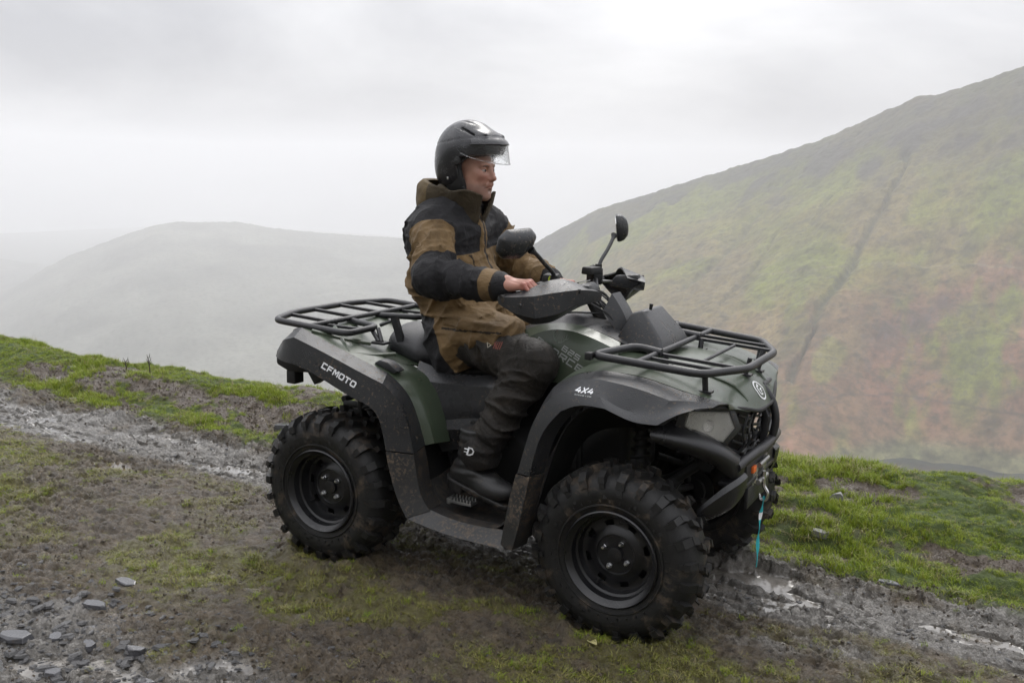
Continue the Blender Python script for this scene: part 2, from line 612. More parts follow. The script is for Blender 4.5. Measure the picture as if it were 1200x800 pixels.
GLYPH = {   # squared lettering on a 1 x 1 cell: (points, closed)
    'C': [([(.92, .90), (.10, .90), (.10, .10), (.92, .10)], 0)],
    'F': [([(.10, 0), (.10, .90), (.92, .90)], 0), ([(.20, .47), (.80, .47)], 0)],
    'M': [([(.10, 0), (.10, .90), (.24, .90), (.52, .38), (.80, .90), (.94, .90), (.94, 0)], 0)],
    'O': [([(.22, .90), (.82, .90), (.92, .78), (.92, .22), (.82, .10), (.22, .10), (.12, .22), (.12, .78)], 1)],
    'T': [([(.0, .90), (.98, .90)], 0), ([(.49, .80), (.49, 0)], 0)],
    'R': [([(.10, 0), (.10, .90), (.90, .90), (.90, .48), (.20, .48)], 0), ([(.55, .40), (.90, .0)], 0)],
    'E': [([(.92, .90), (.10, .90), (.10, .10), (.92, .10)], 0), ([(.20, .50), (.80, .50)], 0)],
    '6': [([(.90, .90), (.10, .90), (.10, .10), (.90, .10), (.90, .52), (.20, .52)], 0)],
    '2': [([(.08, .90), (.90, .90), (.90, .52), (.10, .50), (.10, .10), (.92, .10)], 0)],
    '5': [([(.92, .90), (.10, .90), (.10, .52), (.90, .50), (.90, .10), (.08, .10)], 0)],
    '4': [([(.55, .95), (.05, .32), (.98, .32)], 0), ([(.74, .62), (.74, .40)], 0), ([(.74, .24), (.74, 0)], 0)],
    'X': [([(.05, 1), (.95, 0)], 0), ([(.95, 1), (.58, .58)], 0), ([(.42, .42), (.05, 0)], 0)],
}
def glyph_vf(body, h, wid=1.25, gap=.22, w_=.20, shear=.15):
    out_ = []
    x = 0.0
    for ch in body:
        for pts, cl in GLYPH[ch]:
            q = [(x + (px * wid + py * shear) * h, py * h) for px, py in pts]
            out_.append(line_vf(q, w_ * h, bool(cl)))
        x += (wid + gap) * h
    return join_vf(*out_)
def join_vf(*L_):
    vs, fs = [], []
    for v, f in L_:
        fs += [tuple(i + len(vs) for i in q) for q in f]
        vs += v
    return vs, fs
def place_decals():
    cache = {}
    for name, (vs, fs), og, rt, up, tgt, mat, parent, off, label in DECALS:
        nrm = rt.cross(up).normalized()
        # cut long faces so they follow the surface
        bm = bmesh.new()
        bv = [bm.verts.new((x, y, 0)) for x, y in vs]
        for f in fs:
            try: bm.faces.new([bv[i] for i in f])
            except ValueError: pass
        bmesh.ops.triangulate(bm, faces=bm.faces)
        bmesh.ops.subdivide_edges(bm, edges=[e for e in bm.edges if e.calc_length() > 0.012], cuts=2, use_grid_fill=True)
        bm.verts.index_update()
        tv = [tuple(v.co) for v in bm.verts]
        tf = [tuple(v.index for v in f.verts) for f in bm.faces]
        bm.free()
        if tgt.name not in cache:
            me = tgt.data
            M = tgt.matrix_world
            cache[tgt.name] = BVHTree.FromPolygons([M @ v.co for v in me.vertices], [tuple(p.vertices) for p in me.polygons])
        bvh = cache[tgt.name]
        ov = []
        last = None
        for x, y, _ in tv:
            p = og + rt * x + up * y
            hit = bvh.ray_cast(p + nrm * 0.15, -nrm, 0.5)
            if hit[0] is not None:
                q = hit[0] + nrm * off
                last = (q - p).dot(nrm)
            else:
                q = p + nrm * (last if last is not None else 0)
            ov.append(q)
        PI = parent.matrix_world.inverted() if parent else Matrix()
        o = meshobj(name, [PI @ v for v in ov], tf, mat, parent)
        if label: o['label'] = label
# ================================================================== land
FLOOR = -250.0
# crest of the grass bank beyond the track: x, y, z
_CX = [-40, -9, -6.5, -5.1, -3.9, -2.8, -1.0, 0.7, 1.35, 1.95, 4, 12]
_CY = [2.6, 1.6, 1.36, 1.20, 1.22, 1.32, 1.45, 1.60, 1.66, 1.72, 1.9, 2.4]
_CZ = [.3, .13, .13, .125, .12, .12, .12, .135, .14, .155, .2, .3]
def ground_h(x, y, fine=True):
    yc = ipl(x, _CX, _CY); zc = ipl(x, _CX, _CZ)
    edge = 0.60 + 0.10 * fbm2(x * 0.9, y * 0 + 3.1, 3, 40)
    # bank rising beyond the far rut
    t = sstep(0, 1, (y - edge) / np.maximum(yc - edge, .1))
    z = zc * t
    # valley side beyond the crest
    over = np.maximum(y - yc, 0)
    z = z - np.where(over > 0, 0.75 * over ** 2 / (over + 0.8), 0)
    # the two wheel ruts
    wob = 0.07 * vnoise2(x * 0.7, x * 0 + 5, 41)
    z = z - 0.035 * np.exp(-((y - 0.27 - wob) / 0.26) ** 2)
    z = z - 0.03 * np.exp(-((y + 1.62 + wob) / 0.32) ** 2)
    z = z + 0.018 * np.exp(-((y + 0.55) / 0.35) ** 2)
    # hillside behind the camera
    z = z + np.maximum(-y - 4.2, 0) * 0.42
    if fine:
        ed = np.exp(-((y - edge) / 0.11) ** 2)
        z = z + 0.028 * ed * (0.6 + fbm2(x * 7, y * 9, 4, 43))
        bank = sstep(edge + .02, edge + .2, y)
        z = z + bank * 0.035 * fbm2(x * 2.6, y * 4.5, 4, 44)
        z = z + bank * 0.010 * fbm2(x * 18, y * 18, 3, 45)
        z = z + bank * 0.012 * (0.5 - np.abs(fbm2(x * 13, y * 19, 4, 55, .62)))
        # trodden bare mud on the bank
        trk = 1 - bank
        churn = np.abs(fbm2(x * 9, y * 16, 5, 46, 0.6))
        z = z + trk * (0.020 - 0.026 * np.minimum(churn, 1.0)) * (0.75 + 0.5 * vnoise2(x * 1.1, y * 2.2, 47))
        rg = 1 - np.abs(fbm2(x * 22 + .6 * vnoise2(x * 6, y * 6, 53), y * 34, 4, 48, 0.62))
        z = z + trk * 0.023 * (rg - .6) * (0.45 + 0.75 * sstep(-.5, .6, vnoise2(x * 1.7, y * 3.1, 54)))
        # a tyre mark pressed along the middle
        mk = np.exp(-((y + 0.86 + 0.05 * vnoise2(x * 1.3, x * 0, 49)) / 0.13) ** 2) * sstep(0.6, -0.2, x)
        z = z - 0.020 * mk + mk * 0.012 * fbm2(x * 16 + y * 6, y * 10, 3, 50)
        # ground pressed flat where the tyres stand
        for wx, wy in ((0.66, -.47), (0.66, .47), (-0.66, -.47), (-0.66, .47)):
            r2 = ((x - wx) / .16) ** 2 + ((y - wy) / .15) ** 2
            k = np.exp(-r2 ** 2)
            z = z * (1 - k) + 0.026 * k
            z = z + 0.026 * np.exp(-((np.sqrt(r2) - 1.3) / .25) ** 2) * (1 + churn)
    return z

def ground_masks(x, y):
    edge = 0.60 + 0.10 * fbm2(x * 0.9, y * 0 + 3.1, 3, 40)
    n1_, n2_ = fbm2(x * 1.3, y * 2.4, 5, 60), fbm2(x * 5, y * 7, 5, 61)
    wob = 0.07 * vnoise2(x * 0.7, x * 0 + 5, 41)
    rut = np.exp(-((y - 0.25 - wob) / 0.30) ** 4) + np.exp(-((y + 1.70 + wob) / 0.46) ** 4) * sstep(1.4, 0.2, x) * 1.0
    rut = rut + 0.5 * np.exp(-(((x - 1.25) / .5) ** 2 + ((y + 0.28) / .16) ** 2))
    rut = sstep(0.35, 0.9, rut + 0.35 * n2_ + 0.2 * n1_)
    bank = sstep(edge - .03, edge + .12, y + 0.05 * n2_)
    bare = np.exp(-((y - 0.98) / 0.17) ** 2) * sstep(-0.45, 0.30, n1_ + 0.35 * n2_) * sstep(-1.2, -2.0, x)
    bare = np.maximum(bare, np.exp(-(((x + 2.2) / .45) ** 2 + ((y - 1.02) / .20) ** 2)))
    bare = np.maximum(bare, 0.95 * np.exp(-((y - 1.12) / 0.22) ** 2) * sstep(0.10, 0.55, fbm2(x * 2.2 + 3, y * 3.6, 4, 63)) * sstep(.4, 1.0, x))
    bare = np.maximum(bare, sstep(.15, .75, fbm2(x * 2.9 + 11, y * 5.5, 4, 66)) * .9)
    grass = bank * (1 - sstep(.35, .75, bare))
    mid = np.exp(-((y + 0.62) / 0.62) ** 4)
    moss = mid * sstep(-0.1, 0.75, fbm2(x * 1.6 + 9, y * 2.6, 5, 64) * 0.9 + 0.35 * n2_ + 0.22 * sstep(-1.8, 0.3, x))
    moss = np.maximum(moss, sstep(.25, .7, fbm2(x * 3.1 + 4, y * 4, 4, 65)) * (1 - bank) * 0.65)
    moss = moss * (1 - 0.85 * rut) * (1 - bank)
    return rut, grass, moss, bare * bank

def near_mat():
    m, nt, b = new_mat('wet_mud_track')
    tcn = nt.nodes.new('ShaderNodeTexCoord'); co = tcn.outputs['Object']
    def at(nm):
        a = nt.nodes.new('ShaderNodeAttribute'); a.attribute_name = nm; return a.outputs['Fac']
    na = _noise(nt, 14, 10, 0.72, co, 0.6)
    nb = _noise(nt, 60, 8, 0.75, co, 0.3)
    nc = _noise(nt, 3.0, 5, 0.6, co)
    mud = _mix(nt, _ramp(nt, na.outputs['Fac'], 0.36, 0.62).outputs['Color'], (0.028, 0.0195, 0.0115), (0.138, 0.102, 0.060))
    mud = _mix(nt, _math(nt, 'MULTIPLY', _ramp(nt, nb.outputs['Fac'], 0.38, 0.62).outputs['Color'], 0.5), mud, (0.075, 0.062, 0.046))
    grey = _mix(nt, _ramp(nt, na.outputs['Fac'], 0.36, 0.62).outputs['Color'], (0.078, 0.070, 0.060), (0.225, 0.212, 0.192))
    grey = _mix(nt, _math(nt, 'MULTIPLY', _ramp(nt, nb.outputs['Fac'], 0.45, 0.7).outputs['Color'], 0.7), grey, (0.10, 0.088, 0.072))
    rutf = _math(nt, 'ADD', at('rut'), _math(nt, 'MULTIPLY', _math(nt, 'SUBTRACT', nb.outputs['Fac'], 0.5), 1.3), True)
    c = _mix(nt, rutf, mud, grey)
    moss = _mix(nt, nb.outputs['Fac'], (0.060, 0.050, 0.018), (0.150, 0.140, 0.035))
    mf = _math(nt, 'ADD', at('moss'), _math(nt, 'MULTIPLY', _math(nt, 'SUBTRACT', nb.outputs['Fac'], 0.55), 2.4), True)
    mf = _math(nt, 'MULTIPLY', mf, _math(nt, 'MULTIPLY', at('moss'), 1.0, True))
    c = _mix(nt, mf, c, moss)
    gr = _mix(nt, nb.outputs['Fac'], (0.030, 0.045, 0.010), (0.09, 0.13, 0.025))
    c = _mix(nt, at('grass'), c, gr)
    br = _mix(nt, na.outputs['Fac'], (0.035, 0.024, 0.015), (0.115, 0.082, 0.054))
    c = _mix(nt, at('bare'), c, br)
    nt.links.new(c, b.inputs['Base Color'])
    # wet: the ruts and hollows shine
    wet = _ramp(nt, nc.outputs['Fac'], 0.40, 0.62, (0.46, 0.46, 0.46, 1), (0.22, 0.22, 0.22, 1)).outputs['Color']
    rr = _mix(nt, rutf, wet, (0.13, 0.13, 0.13))
    rr = _mix(nt, at('grass'), rr, (0.8, 0.8, 0.8))
    pud = at('puddle')
    rr = _mix(nt, pud, rr, (0.03, 0.03, 0.03))
    nt.links.new(rr, b.inputs['Roughness'])
    h = _math(nt, 'ADD', _math(nt, 'MULTIPLY', na.outputs['Fac'], 1.0), _math(nt, 'MULTIPLY', nb.outputs['Fac'], 0.6))
    h = _math(nt, 'MULTIPLY', h, _math(nt, 'SUBTRACT', 1.0, _math(nt, 'MULTIPLY', pud, 0.985)))
    bp = _bump(nt, b, h, 1.0, 0.026)
    # film of rain water over the mud
    cw = _math(nt, 'MULTIPLY', _math(nt, 'SUBTRACT', 1.0, at('grass'), True), _math(nt, 'ADD', .35, _math(nt, 'MULTIPLY', rutf, .45)), True)
    nt.links.new(cw, b.inputs['Coat Weight'])
    b.inputs['Coat Roughness'].default_value = 0.09
    b.inputs['Coat IOR'].default_value = 1.33
    nt.links.new(bp.outputs['Normal'], b.inputs['Coat Normal'])
    return m

def build_track():
    xs = np.concatenate([np.arange(-9.5, -3.0, 0.030), np.arange(-3.0, 2.6, 0.0085), np.arange(2.6, 4.5, 0.04)])
    ys = np.concatenate([np.arange(-5.0, -2.2, 0.06), np.arange(-2.2, 1.9, 0.0085), np.arange(1.9, 3.0, 0.06)])
    X, Y = np.meshgrid(xs, ys, indexing='ij')
    Z = ground_h(X, Y)
    rut, grass, moss, bare = ground_masks(X, Y)
    pud = rut * sstep(0.42, 0.62, fbm2(X * 2.1, Y * 7, 5, 71) + .6 * fbm2(X * 13, Y * 22, 4, 72)) * (1 - grass)
    for px_, py_, rx_, ry_ in ((-2.43, -.16, .26, .055), (-2.2, .17, .30, .07), (1.75, .30, .25, .03), (-4.2, .05, .5, .09), (-.95, -1.72, .3, .05), (-3.2, .12, .4, .06)):
        pud = np.maximum(pud, sstep(.35, .75, np.exp(-((X - px_) / rx_) ** 2 - ((Y - py_) / ry_) ** 2) + .5 * fbm2(X * 11, Y * 20, 4, 73)) * (1 - grass))
    base = ground_h(X, Y, fine=False)
    Z = np.where(pud > .02, Z * (1 - pud) + np.minimum(Z, base - .004) * pud * 0 + (base - .006) * pud, Z)
    nx, ny = X.shape
    v = np.stack([X.ravel(), Y.ravel(), Z.ravel()], 1)
    idx = np.arange(nx * ny).reshape(nx, ny)
    f = np.stack([idx[:-1, :-1].ravel(), idx[1:, :-1].ravel(), idx[1:, 1:].ravel(), idx[:-1, 1:].ravel()], 1)
    o = meshobj('track_ground', v, f, near_mat())
    for nm, a in (('rut', rut), ('grass', grass), ('moss', moss), ('bare', bare), ('puddle', pud)):
        vattr(o, nm, a.ravel())
    tag(o, 'wet muddy hill track with two grey ruts and a mossy middle', kind='structure')
    return o

def build_far_ground():
    """one sheet from the track down the valley side, over the valley floor to the horizon and up behind the camera"""
    def ax(lo, hi, c, n, p=2.6):
        t = np.linspace(-1, 1, n)
        s = np.sign(t) * np.abs(t) ** p
        return np.where(s < 0, c + s * (c - lo), c + s * (hi - c))
    xs, ys = ax(-6700, 2500, -1, 190), ax(-1200, 6200, 0, 190)
    X, Y = np.meshgrid(xs, ys, indexing='ij')
    Z = ground_h(X, Y, fine=False) - 0.10
    over = np.maximum(Y - 2.5, 0)
    down = -0.66 * over
    Z = np.where(Y > 1.2, np.maximum(Z + 0, -0.75 * over - .4) * 0 + np.minimum(Z, 5), Z)
    RR = np.hypot(X, Y)
    AZ = np.degrees(np.arctan2(X - 1.88, Y + 3.48))
    FL = FLOOR - 280 * np.maximum(sstep(-27, -40, AZ) * sstep(250, 700, RR) * (AZ > -120), sstep(1600, 2600, np.where(X < 0, RR, RR * .4)))
    Z = np.maximum(Z, FL)
    Z = np.where(Y < -60, np.minimum(Z, 23.4 + (-Y - 60) * 0.12), Z)
    Z = np.minimum(Z, 150)
    Z = Z + np.where(np.hypot(X, Y) > 12, np.minimum(np.hypot(X, Y) / 60, 6), 0) * 0.5 * fbm2(X / 14, Y / 14, 4, 80) * np.where(Z > FL + 1, 1, 0.15)
    Z = np.where(Z < FL + 3, np.minimum(Z, FL + 3), Z)
    nx, ny = X.shape
    v = np.stack([X.ravel(), Y.ravel(), Z.ravel()], 1)
    idx = np.arange(nx * ny).reshape(nx, ny)
    f = np.stack([idx[:-1, :-1].ravel(), idx[1:, :-1].ravel(), idx[1:, 1:].ravel(), idx[:-1, 1:].ravel()], 1)
    m, nt, b = new_mat('rough_pasture')
    co = nt.nodes.new('ShaderNodeTexCoord').outputs['Object']
    n = _noise(nt, 0.05, 8, 0.6, co)
    n2 = _noise(nt, 1.5, 6, 0.6, co)
    c = _mix(nt, _ramp(nt, n.outputs['Fac'], 0.4, 0.6).outputs['Color'], (0.035, 0.045, 0.016), (0.060, 0.048, 0.030))
    c = _mix(nt, _math(nt, 'MULTIPLY', n2.outputs['Fac'], 0.6), c, (0.03, 0.035, 0.018))
    nt.links.new(c, b.inputs['Base Color'])
    b.inputs['Roughness'].default_value = 0.9
    o = meshobj('valley_ground', v, f, m)
    tag(o, 'grassy valley side falling away below the track', kind='structure')

def build_lake():
    m, nt, b = new_mat('lake_water')
    b.inputs['Base Color'].default_value = (0.012, 0.018, 0.02, 1)
    b.inputs['Roughness'].default_value = 0.04
    b.inputs['Specular IOR Level'].default_value = 0.4
    co = nt.nodes.new('ShaderNodeTexCoord').outputs['Object']
    _bump(nt, b, _noise(nt, 0.35, 4, 0.6, co).outputs['Fac'], 0.05, 0.3)
    pts = []
    # far shore in front of the hill, then round the near shore
    for az in np.linspace(38, -9.0, 40):
        a = math.radians(az)
        D = 905 + 6 * math.sin(az * 1.7) + 4 * math.sin(az * 3.1)
        pts.append((1.88 + math.sin(a) * D, -3.48 + math.cos(a) * D))
    for x, y in ((-190, 850), (-210, 780), (-150, 720), (-60, 690), (60, 680), (240, 640), (420, 600)):
        pts.append((x, y))
    n = len(pts)
    vs = [(x, y, FLOOR + 3.6) for x, y in pts]
    o = meshobj('lake', vs, [tuple(range(n))], m, smooth=False)
    tag(o, 'dark lake at the foot of the right-hand hill', kind='structure')

# ------------------------------------------------------------------ hills: shore line to ridge line and down the back
def hill(name, az, shore, ridge_d, ridge_s, nu, nv, mat, seed, colour, rough=9.0, label=None, back=500, floor=FLOOR):
    A0, A1 = az[0], az[-1]
    if A0 < -28 < 3 < A1:
        a = np.concatenate([np.linspace(A0, -28.2, nu // 9), np.linspace(-28.1, 3, nu - nu // 9 - nu // 14), np.linspace(3.2, A1, nu // 14)])
    else:
        a = np.linspace(A0, A1, nu)
    Db, Dr, S = np.interp(a, az, shore), np.interp(a, az, ridge_d), np.interp(a, az, ridge_s)
    k = np.ones(9) / 9
    for arr in (Db, Dr):
        arr[4:-4] = np.convolve(arr, k, 'same')[4:-4]
    ar = np.radians(a)
    t = np.concatenate([np.linspace(0, 1, nv), 1 + np.linspace(0.06, 1, 14)])
    T, A = np.meshgrid(t, ar, indexing='ij')
    floor = np.interp(a, floor[0], floor[1])[None, :] if isinstance(floor, tuple) else floor
    DB, DR, SS = Db[None, :], Dr[None, :], S[None, :]
    zr = 1.67 + SS * DR
    D = np.where(T <= 1, DB + (DR - DB) * T, DR + (T - 1) * back)
    g = np.clip(T, 0, 1)
    g = 0.80 * g + 0.20 * g ** 2 * (3 - 2 * g)
    Z = np.where(T <= 1, floor + 2 + (zr - floor - 2) * g, zr - (T - 1) ** 1.2 * (zr - floor) * 0.9)
    X, Y = 1.8785 + np.sin(A) * D, -3.4845 + np.cos(A) * D
    hgt = rough * np.clip(g * 4, 0, 1)
    # broad ribs, rocks and the fine roughness of the ridge
    Z = Z + hgt * 0.9 * fbm2(X / 120, Y / 160, 5, seed) * np.clip((1 - T) * 5 + 0.10, 0, 1)
    Z = Z + hgt * 0.22 * fbm2(X / 16, Y / 16, 4, seed + 7) * np.where(T <= 1, np.clip((1 - T) * 12 + .75, 0, 1), .75)
    azd = np.degrees(A)
    rel = np.clip(g, 0, 1)
    col, gul = colour(X, Y, Z, azd, rel)
    Z = Z - gul * 8.0
    n0, n1_ = X.shape
    v = np.stack([X.ravel(), Y.ravel(), Z.ravel()], 1)
    idx = np.arange(n0 * n1_).reshape(n0, n1_)
    f = np.stack([idx[:-1, :-1].ravel(), idx[:-1, 1:].ravel(), idx[1:, 1:].ravel(), idx[1:, :-1].ravel()], 1)
    o = meshobj(name, v, f, mat)
    ca = o.data.attributes.new('soil', 'FLOAT_COLOR', 'POINT')
    ca.data.foreach_set('color', np.concatenate([col.reshape(-1, 3), np.ones((col.size // 3, 1))], 1).astype(np.float32).ravel())
    tag(o, label, kind='structure')
    return o
def hill_mat():
    m, nt, b = new_mat('moorland')
    at = nt.nodes.new('ShaderNodeAttribute'); at.attribute_name = 'soil'
    co = nt.nodes.new('ShaderNodeTexCoord').outputs['Object']
    n = _noise(nt, 0.06, 10, 0.72, co)
    n3 = _noise(nt, 0.11, 9, 0.75, co, .3)
    c = _mix(nt, _ramp(nt, n.outputs['Fac'], 0.48, 0.72).outputs['Color'], at.outputs['Color'], (0.035, 0.036, 0.02))
    c = _mix(nt, _math(nt, 'MULTIPLY', _ramp(nt, n3.outputs['Fac'], 0.50, 0.66).outputs['Color'], 0.62), c, (0.03, 0.03, 0.02))
    nt.links.new(c, b.inputs['Base Color'])
    b.inputs['Roughness'].default_value = 0.95
    b.inputs['Specular IOR Level'].default_value = 0.15
    return m
def _seg(az, rel, pts, w):
    """closeness to a line of (azimuth, relative height) points"""
    d = np.full(az.shape, 9.0)
    for (a0, r0), (a1, r1) in zip(pts[:-1], pts[1:]):
        dx, dy = (a1 - a0), (r1 - r0) * 20
        t = np.clip(((az - a0) * dx + (rel - r0) * 20 * dy) / (dx * dx + dy * dy), 0, 1)
        d = np.minimum(d, np.hypot(az - a0 - t * dx, rel * 20 - r0 * 20 - t * dy))
    return np.exp(-(d / w) ** 2)
def right_colour(X, Y, Z, az, rel):
    na, nb, nc = fbm2(X / 90, Y / 130, 5, 91), fbm2(X / 25, Y / 40, 5, 92), fbm2(az * 0.55, rel * 5, 4, 93)
    wa = az + 0.35 * nb
    wr = rel + 0.02 * nb
    green = np.array([0.132, 0.145, 0.024]); olive = np.array([0.148, 0.128, 0.036])
    brown = np.array([0.172, 0.080, 0.055]); rock = np.array([0.030, 0.027, 0.028]); tan = np.array([0.22, 0.165, 0.075])
    def mixc(c, d, f):
        return c * (1 - f[..., None]) + d * f[..., None]
    c = np.broadcast_to(green, X.shape + (3,)).copy()
    c = mixc(c, olive, sstep(-.5, .6, na))
    # bracken: low on the slope, and rising towards the left
    lowb = sstep(0.42, 0.18, wr + 0.10 * nc - 0.012 * (az + 14)) 
    c = mixc(c, brown, np.clip(lowb * sstep(-0.6, 0.25, nc + 0.4 * nb + 0.25), 0, 1) * 0.9)
    c = mixc(c, np.array([.15, .105, .055]), 0.55 * sstep(-.05, .6, na + .3 * nc) * sstep(.80, .5, rel))
    c = mixc(c, np.array([.062, .062, .045]), sstep(-24, -29, az))
    # dark crag band under the ridge, broader to the right
    top = sstep(0.70 - 0.008 * (az + 10), 0.86, wr + 0.07 * na + 0.05 * nb)
    c = mixc(c, rock, top * (.62 + .3 * sstep(-.4, .5, nb)))
    for a, r, wa_, wr_ in ((-3.2, .66, 2.0, .03), (-1.0, .62, 1.2, .02), (-4.5, .30, .7, .03), (-7.4, .24, 1.3, .035), (-5.6, .26, .7, .03), (-12.6, .27, .5, .04), (-3.5, .45, .5, .02)):
        c = mixc(c, rock, 0.75 * np.exp(-((az - a) / wa_) ** 2 - ((rel - r) / wr_) ** 2) * sstep(-.6, .4, nb))
    # pale dry-grass and bright pasture patches
    c = mixc(c, tan, 0.85 * sstep(.3, .7, np.exp(-((wa + 13.6) / .8) ** 2 - ((wr - .29) / .05) ** 2)))
    c = mixc(c, np.array([0.165, 0.165, 0.045]), 0.7 * sstep(.25, .6, np.exp(-((wa + 10.2) / .9) ** 2 - ((wr - .22) / .05) ** 2)))
    gul = _seg(wa, wr, [(-7.0, .78), (-7.9, .62), (-9.3, .45), (-11.3, .31), (-12.3, .18)], 0.20 + .08 * nb)
    gul = np.maximum(gul, 0.7 * _seg(wa, wr, [(-14.8, .72), (-16.6, .56), (-18.7, .44)], 0.2))
    gul = np.maximum(gul, 0.6 * _seg(wa, wr, [(-13.6, .62), (-15.2, .47), (-16.6, .36)], 0.12))
    gul = np.maximum(gul, 0.5 * _seg(wa, wr, [(-10.2, .75), (-12.0, .60)], 0.14))
    gul = np.maximum(gul, 0.4 * _seg(wa, wr, [(-2.2, .80), (-3.4, .70)], 0.2))
    c = mixc(c, np.array([0.055, 0.06, 0.03]), gul * (.38 + .35 * sstep(-.3, .5, nb)))
    # a farm track cut across, and the wall above the shore
    pth = _seg(az + .05 * nb, rel + 0.004 * nb, [(-15, .455), (-9.5, .445), (-6, .41), (-2, .40), (4, .38)], 0.045)
    c = mixc(c, np.array([0.21, 0.18, 0.11]), pth * 0.6)
    wl = _seg(az, rel + 0.006 * nb, [(-12, .125), (-10.6, .14), (-8.5, .12), (-3, .10), (4, .08)], 0.06)
    c = mixc(c, np.array([0.05, 0.035, 0.03]), wl * 0.6)
    c = mixc(c, np.array([0.11, 0.12, 0.06]), sstep(.045, .02, rel) * 0.8)
    st_ = fbm2((az - 8.8 * rel) * 1.3 + .8 * nb, rel * 5 + az * .25, 5, 97, .6)
    sp_ = fbm2(X / 7, Y / 9, 4, 98, .65)
    c = mixc(c, rock * 1.4, .50 * sstep(.40, .85, sp_) * sstep(.02, .12, rel))
    c = c * (1 + 0.22 * nb + .13 * st_ + .32 * sp_)[..., None]
    return np.clip(c, 0.01, .6), gul
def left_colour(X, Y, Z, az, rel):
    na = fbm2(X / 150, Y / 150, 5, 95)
    c = np.array([0.15, 0.15, 0.12]) * (1 + 0.3 * na[..., None])  # far hills: extra mist paleness put into the base colour
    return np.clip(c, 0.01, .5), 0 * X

tg = build_track()
build_far_ground()
build_lake()
HM = hill_mat()
hill('hill', [-39, -37, -35, -33, -31, -29, -27.6, -24.3, -19.3, -11.8, -6.9, -5.8, -1.9, 3, 10, 20, 35, 55, 75, 92],
     [1750, 1700, 1650, 1580, 1500, 1380, 1240, 1020, 880, 785, 885, 900, 905, 905, 905, 905, 920, 950, 980, 1000],
     [2300, 2280, 2250, 2220, 2180, 2130, 2100, 1980, 1850, 1700, 1620, 1600, 1550, 1550, 1550, 1550, 1600, 1650, 1700, 1750],
     [-.262, -.232, -.190, -.152, -.120, -.089, -.069, -.036, -.0073, .0377, .0800, .0815, .1053, .118, .12, .115, .10, .085, .06, .02],
     900, 520, HM, 30, right_colour, rough=9, floor=([-39, -35, -27, -22], [-640, -500, -310, -250]), label='steep green and bracken-brown hillside rising on the right above the lake')
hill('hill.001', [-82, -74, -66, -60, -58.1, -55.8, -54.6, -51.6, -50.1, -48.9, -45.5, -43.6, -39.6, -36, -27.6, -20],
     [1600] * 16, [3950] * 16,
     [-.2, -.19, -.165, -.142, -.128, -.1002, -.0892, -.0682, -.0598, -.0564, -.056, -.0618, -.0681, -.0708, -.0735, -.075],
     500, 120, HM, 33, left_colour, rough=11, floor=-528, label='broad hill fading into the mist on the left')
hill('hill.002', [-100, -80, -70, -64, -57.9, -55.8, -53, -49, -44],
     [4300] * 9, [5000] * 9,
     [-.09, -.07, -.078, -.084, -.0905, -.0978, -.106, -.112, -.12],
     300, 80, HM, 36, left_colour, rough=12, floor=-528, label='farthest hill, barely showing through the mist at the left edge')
build_haze()
# ================================================================== quad bike
PL = surf_mat('black_plastic', (0.022, 0.023, 0.025), 0.32, var=0.18, dirt=0.0, speck=0.6, drops=0.5, grain=0.35)
PLD = surf_mat('muddy_black_plastic', (0.020, 0.020, 0.020), 0.45, var=0.15, speck=1.2, dirt=0.36, dirt_scale=14, drops=0.3, grain=0.4)
GR = surf_mat('green_bodywork', (0.046, 0.062, 0.039), 0.36, var=0.10, speck=0.3, drops=0.4, coat=0.25)
STEEL = surf_mat('powder_coated_steel', (0.020, 0.020, 0.022), 0.38, var=0.1, drops=0.3, grain=0.3, grain_scale=900)
BLK = surf_mat('dark_undercarriage', (0.008, 0.008, 0.008), 0.6, var=0.2, dirt=0.10, dirt_scale=20)
RUB = surf_mat('muddy_rubber', (0.0085, 0.0083, 0.008), 0.50, var=0.25, dirt=0.34, dirt_scale=11, grain=0.6, spec=.4)
PLK = surf_mat('gloss_black_plastic', (0.010, 0.010, 0.011), 0.30, var=0.15, drops=0.4, grain=0.2)
RIMM = surf_mat('black_rim', (0.008, 0.008, 0.009), 0.33, var=0.15, dirt=0.10, dirt_scale=12)
SEATM = surf_mat('seat_vinyl', (0.018, 0.018, 0.020), 0.40, var=0.1, drops=0.35, grain=1.0, grain_scale=260)
CHR = surf_mat('bright_steel', (0.62, 0.62, 0.62), 0.25, metal=1.0, var=0.06)
ALU = surf_mat('dull_aluminium', (0.35, 0.35, 0.34), 0.42, metal=0.9, var=0.1, dirt=0.1)
WHT = surf_mat('white_print', (0.74, 0.75, 0.76), 0.5, var=0.02)
GREY = surf_mat('grey_print', (0.27, 0.28, 0.27), 0.5, var=0.04)
ORG = surf_mat('orange_label', (0.75, 0.16, 0.03), 0.5, var=0.05)
TEAL = surf_mat('teal_webbing', (0.015, 0.36, 0.40), 0.7, var=0.1, grain=1.0)
REDL = surf_mat('red_lens', (0.25, 0.01, 0.01), 0.2, coat=0.5)
LIME = surf_mat('lime_sticker', (0.55, 0.68, 0.05), 0.5, var=0.03)
def glass_mat(name, tint=(1, 1, 1), rough=0.03, mixf=0.85, vs=170):
    m, nt, b = new_mat(name)
    b.inputs['Base Color'].default_value = (*tint, 1)
    b.inputs['Roughness'].default_value = rough
    b.inputs['Transmission Weight'].default_value = mixf
    b.inputs['IOR'].default_value = 1.25
    co = nt.nodes.new('ShaderNodeTexCoord').outputs['Object']
    v = nt.nodes.new('ShaderNodeTexVoronoi'); v.inputs['Scale'].default_value = vs
    nt.links.new(co, v.inputs['Vector'])
    d = _math(nt, 'SUBTRACT', 0.45, v.outputs['Distance'], True)
    _bump(nt, b, d, 0.5, 0.004)
    return m
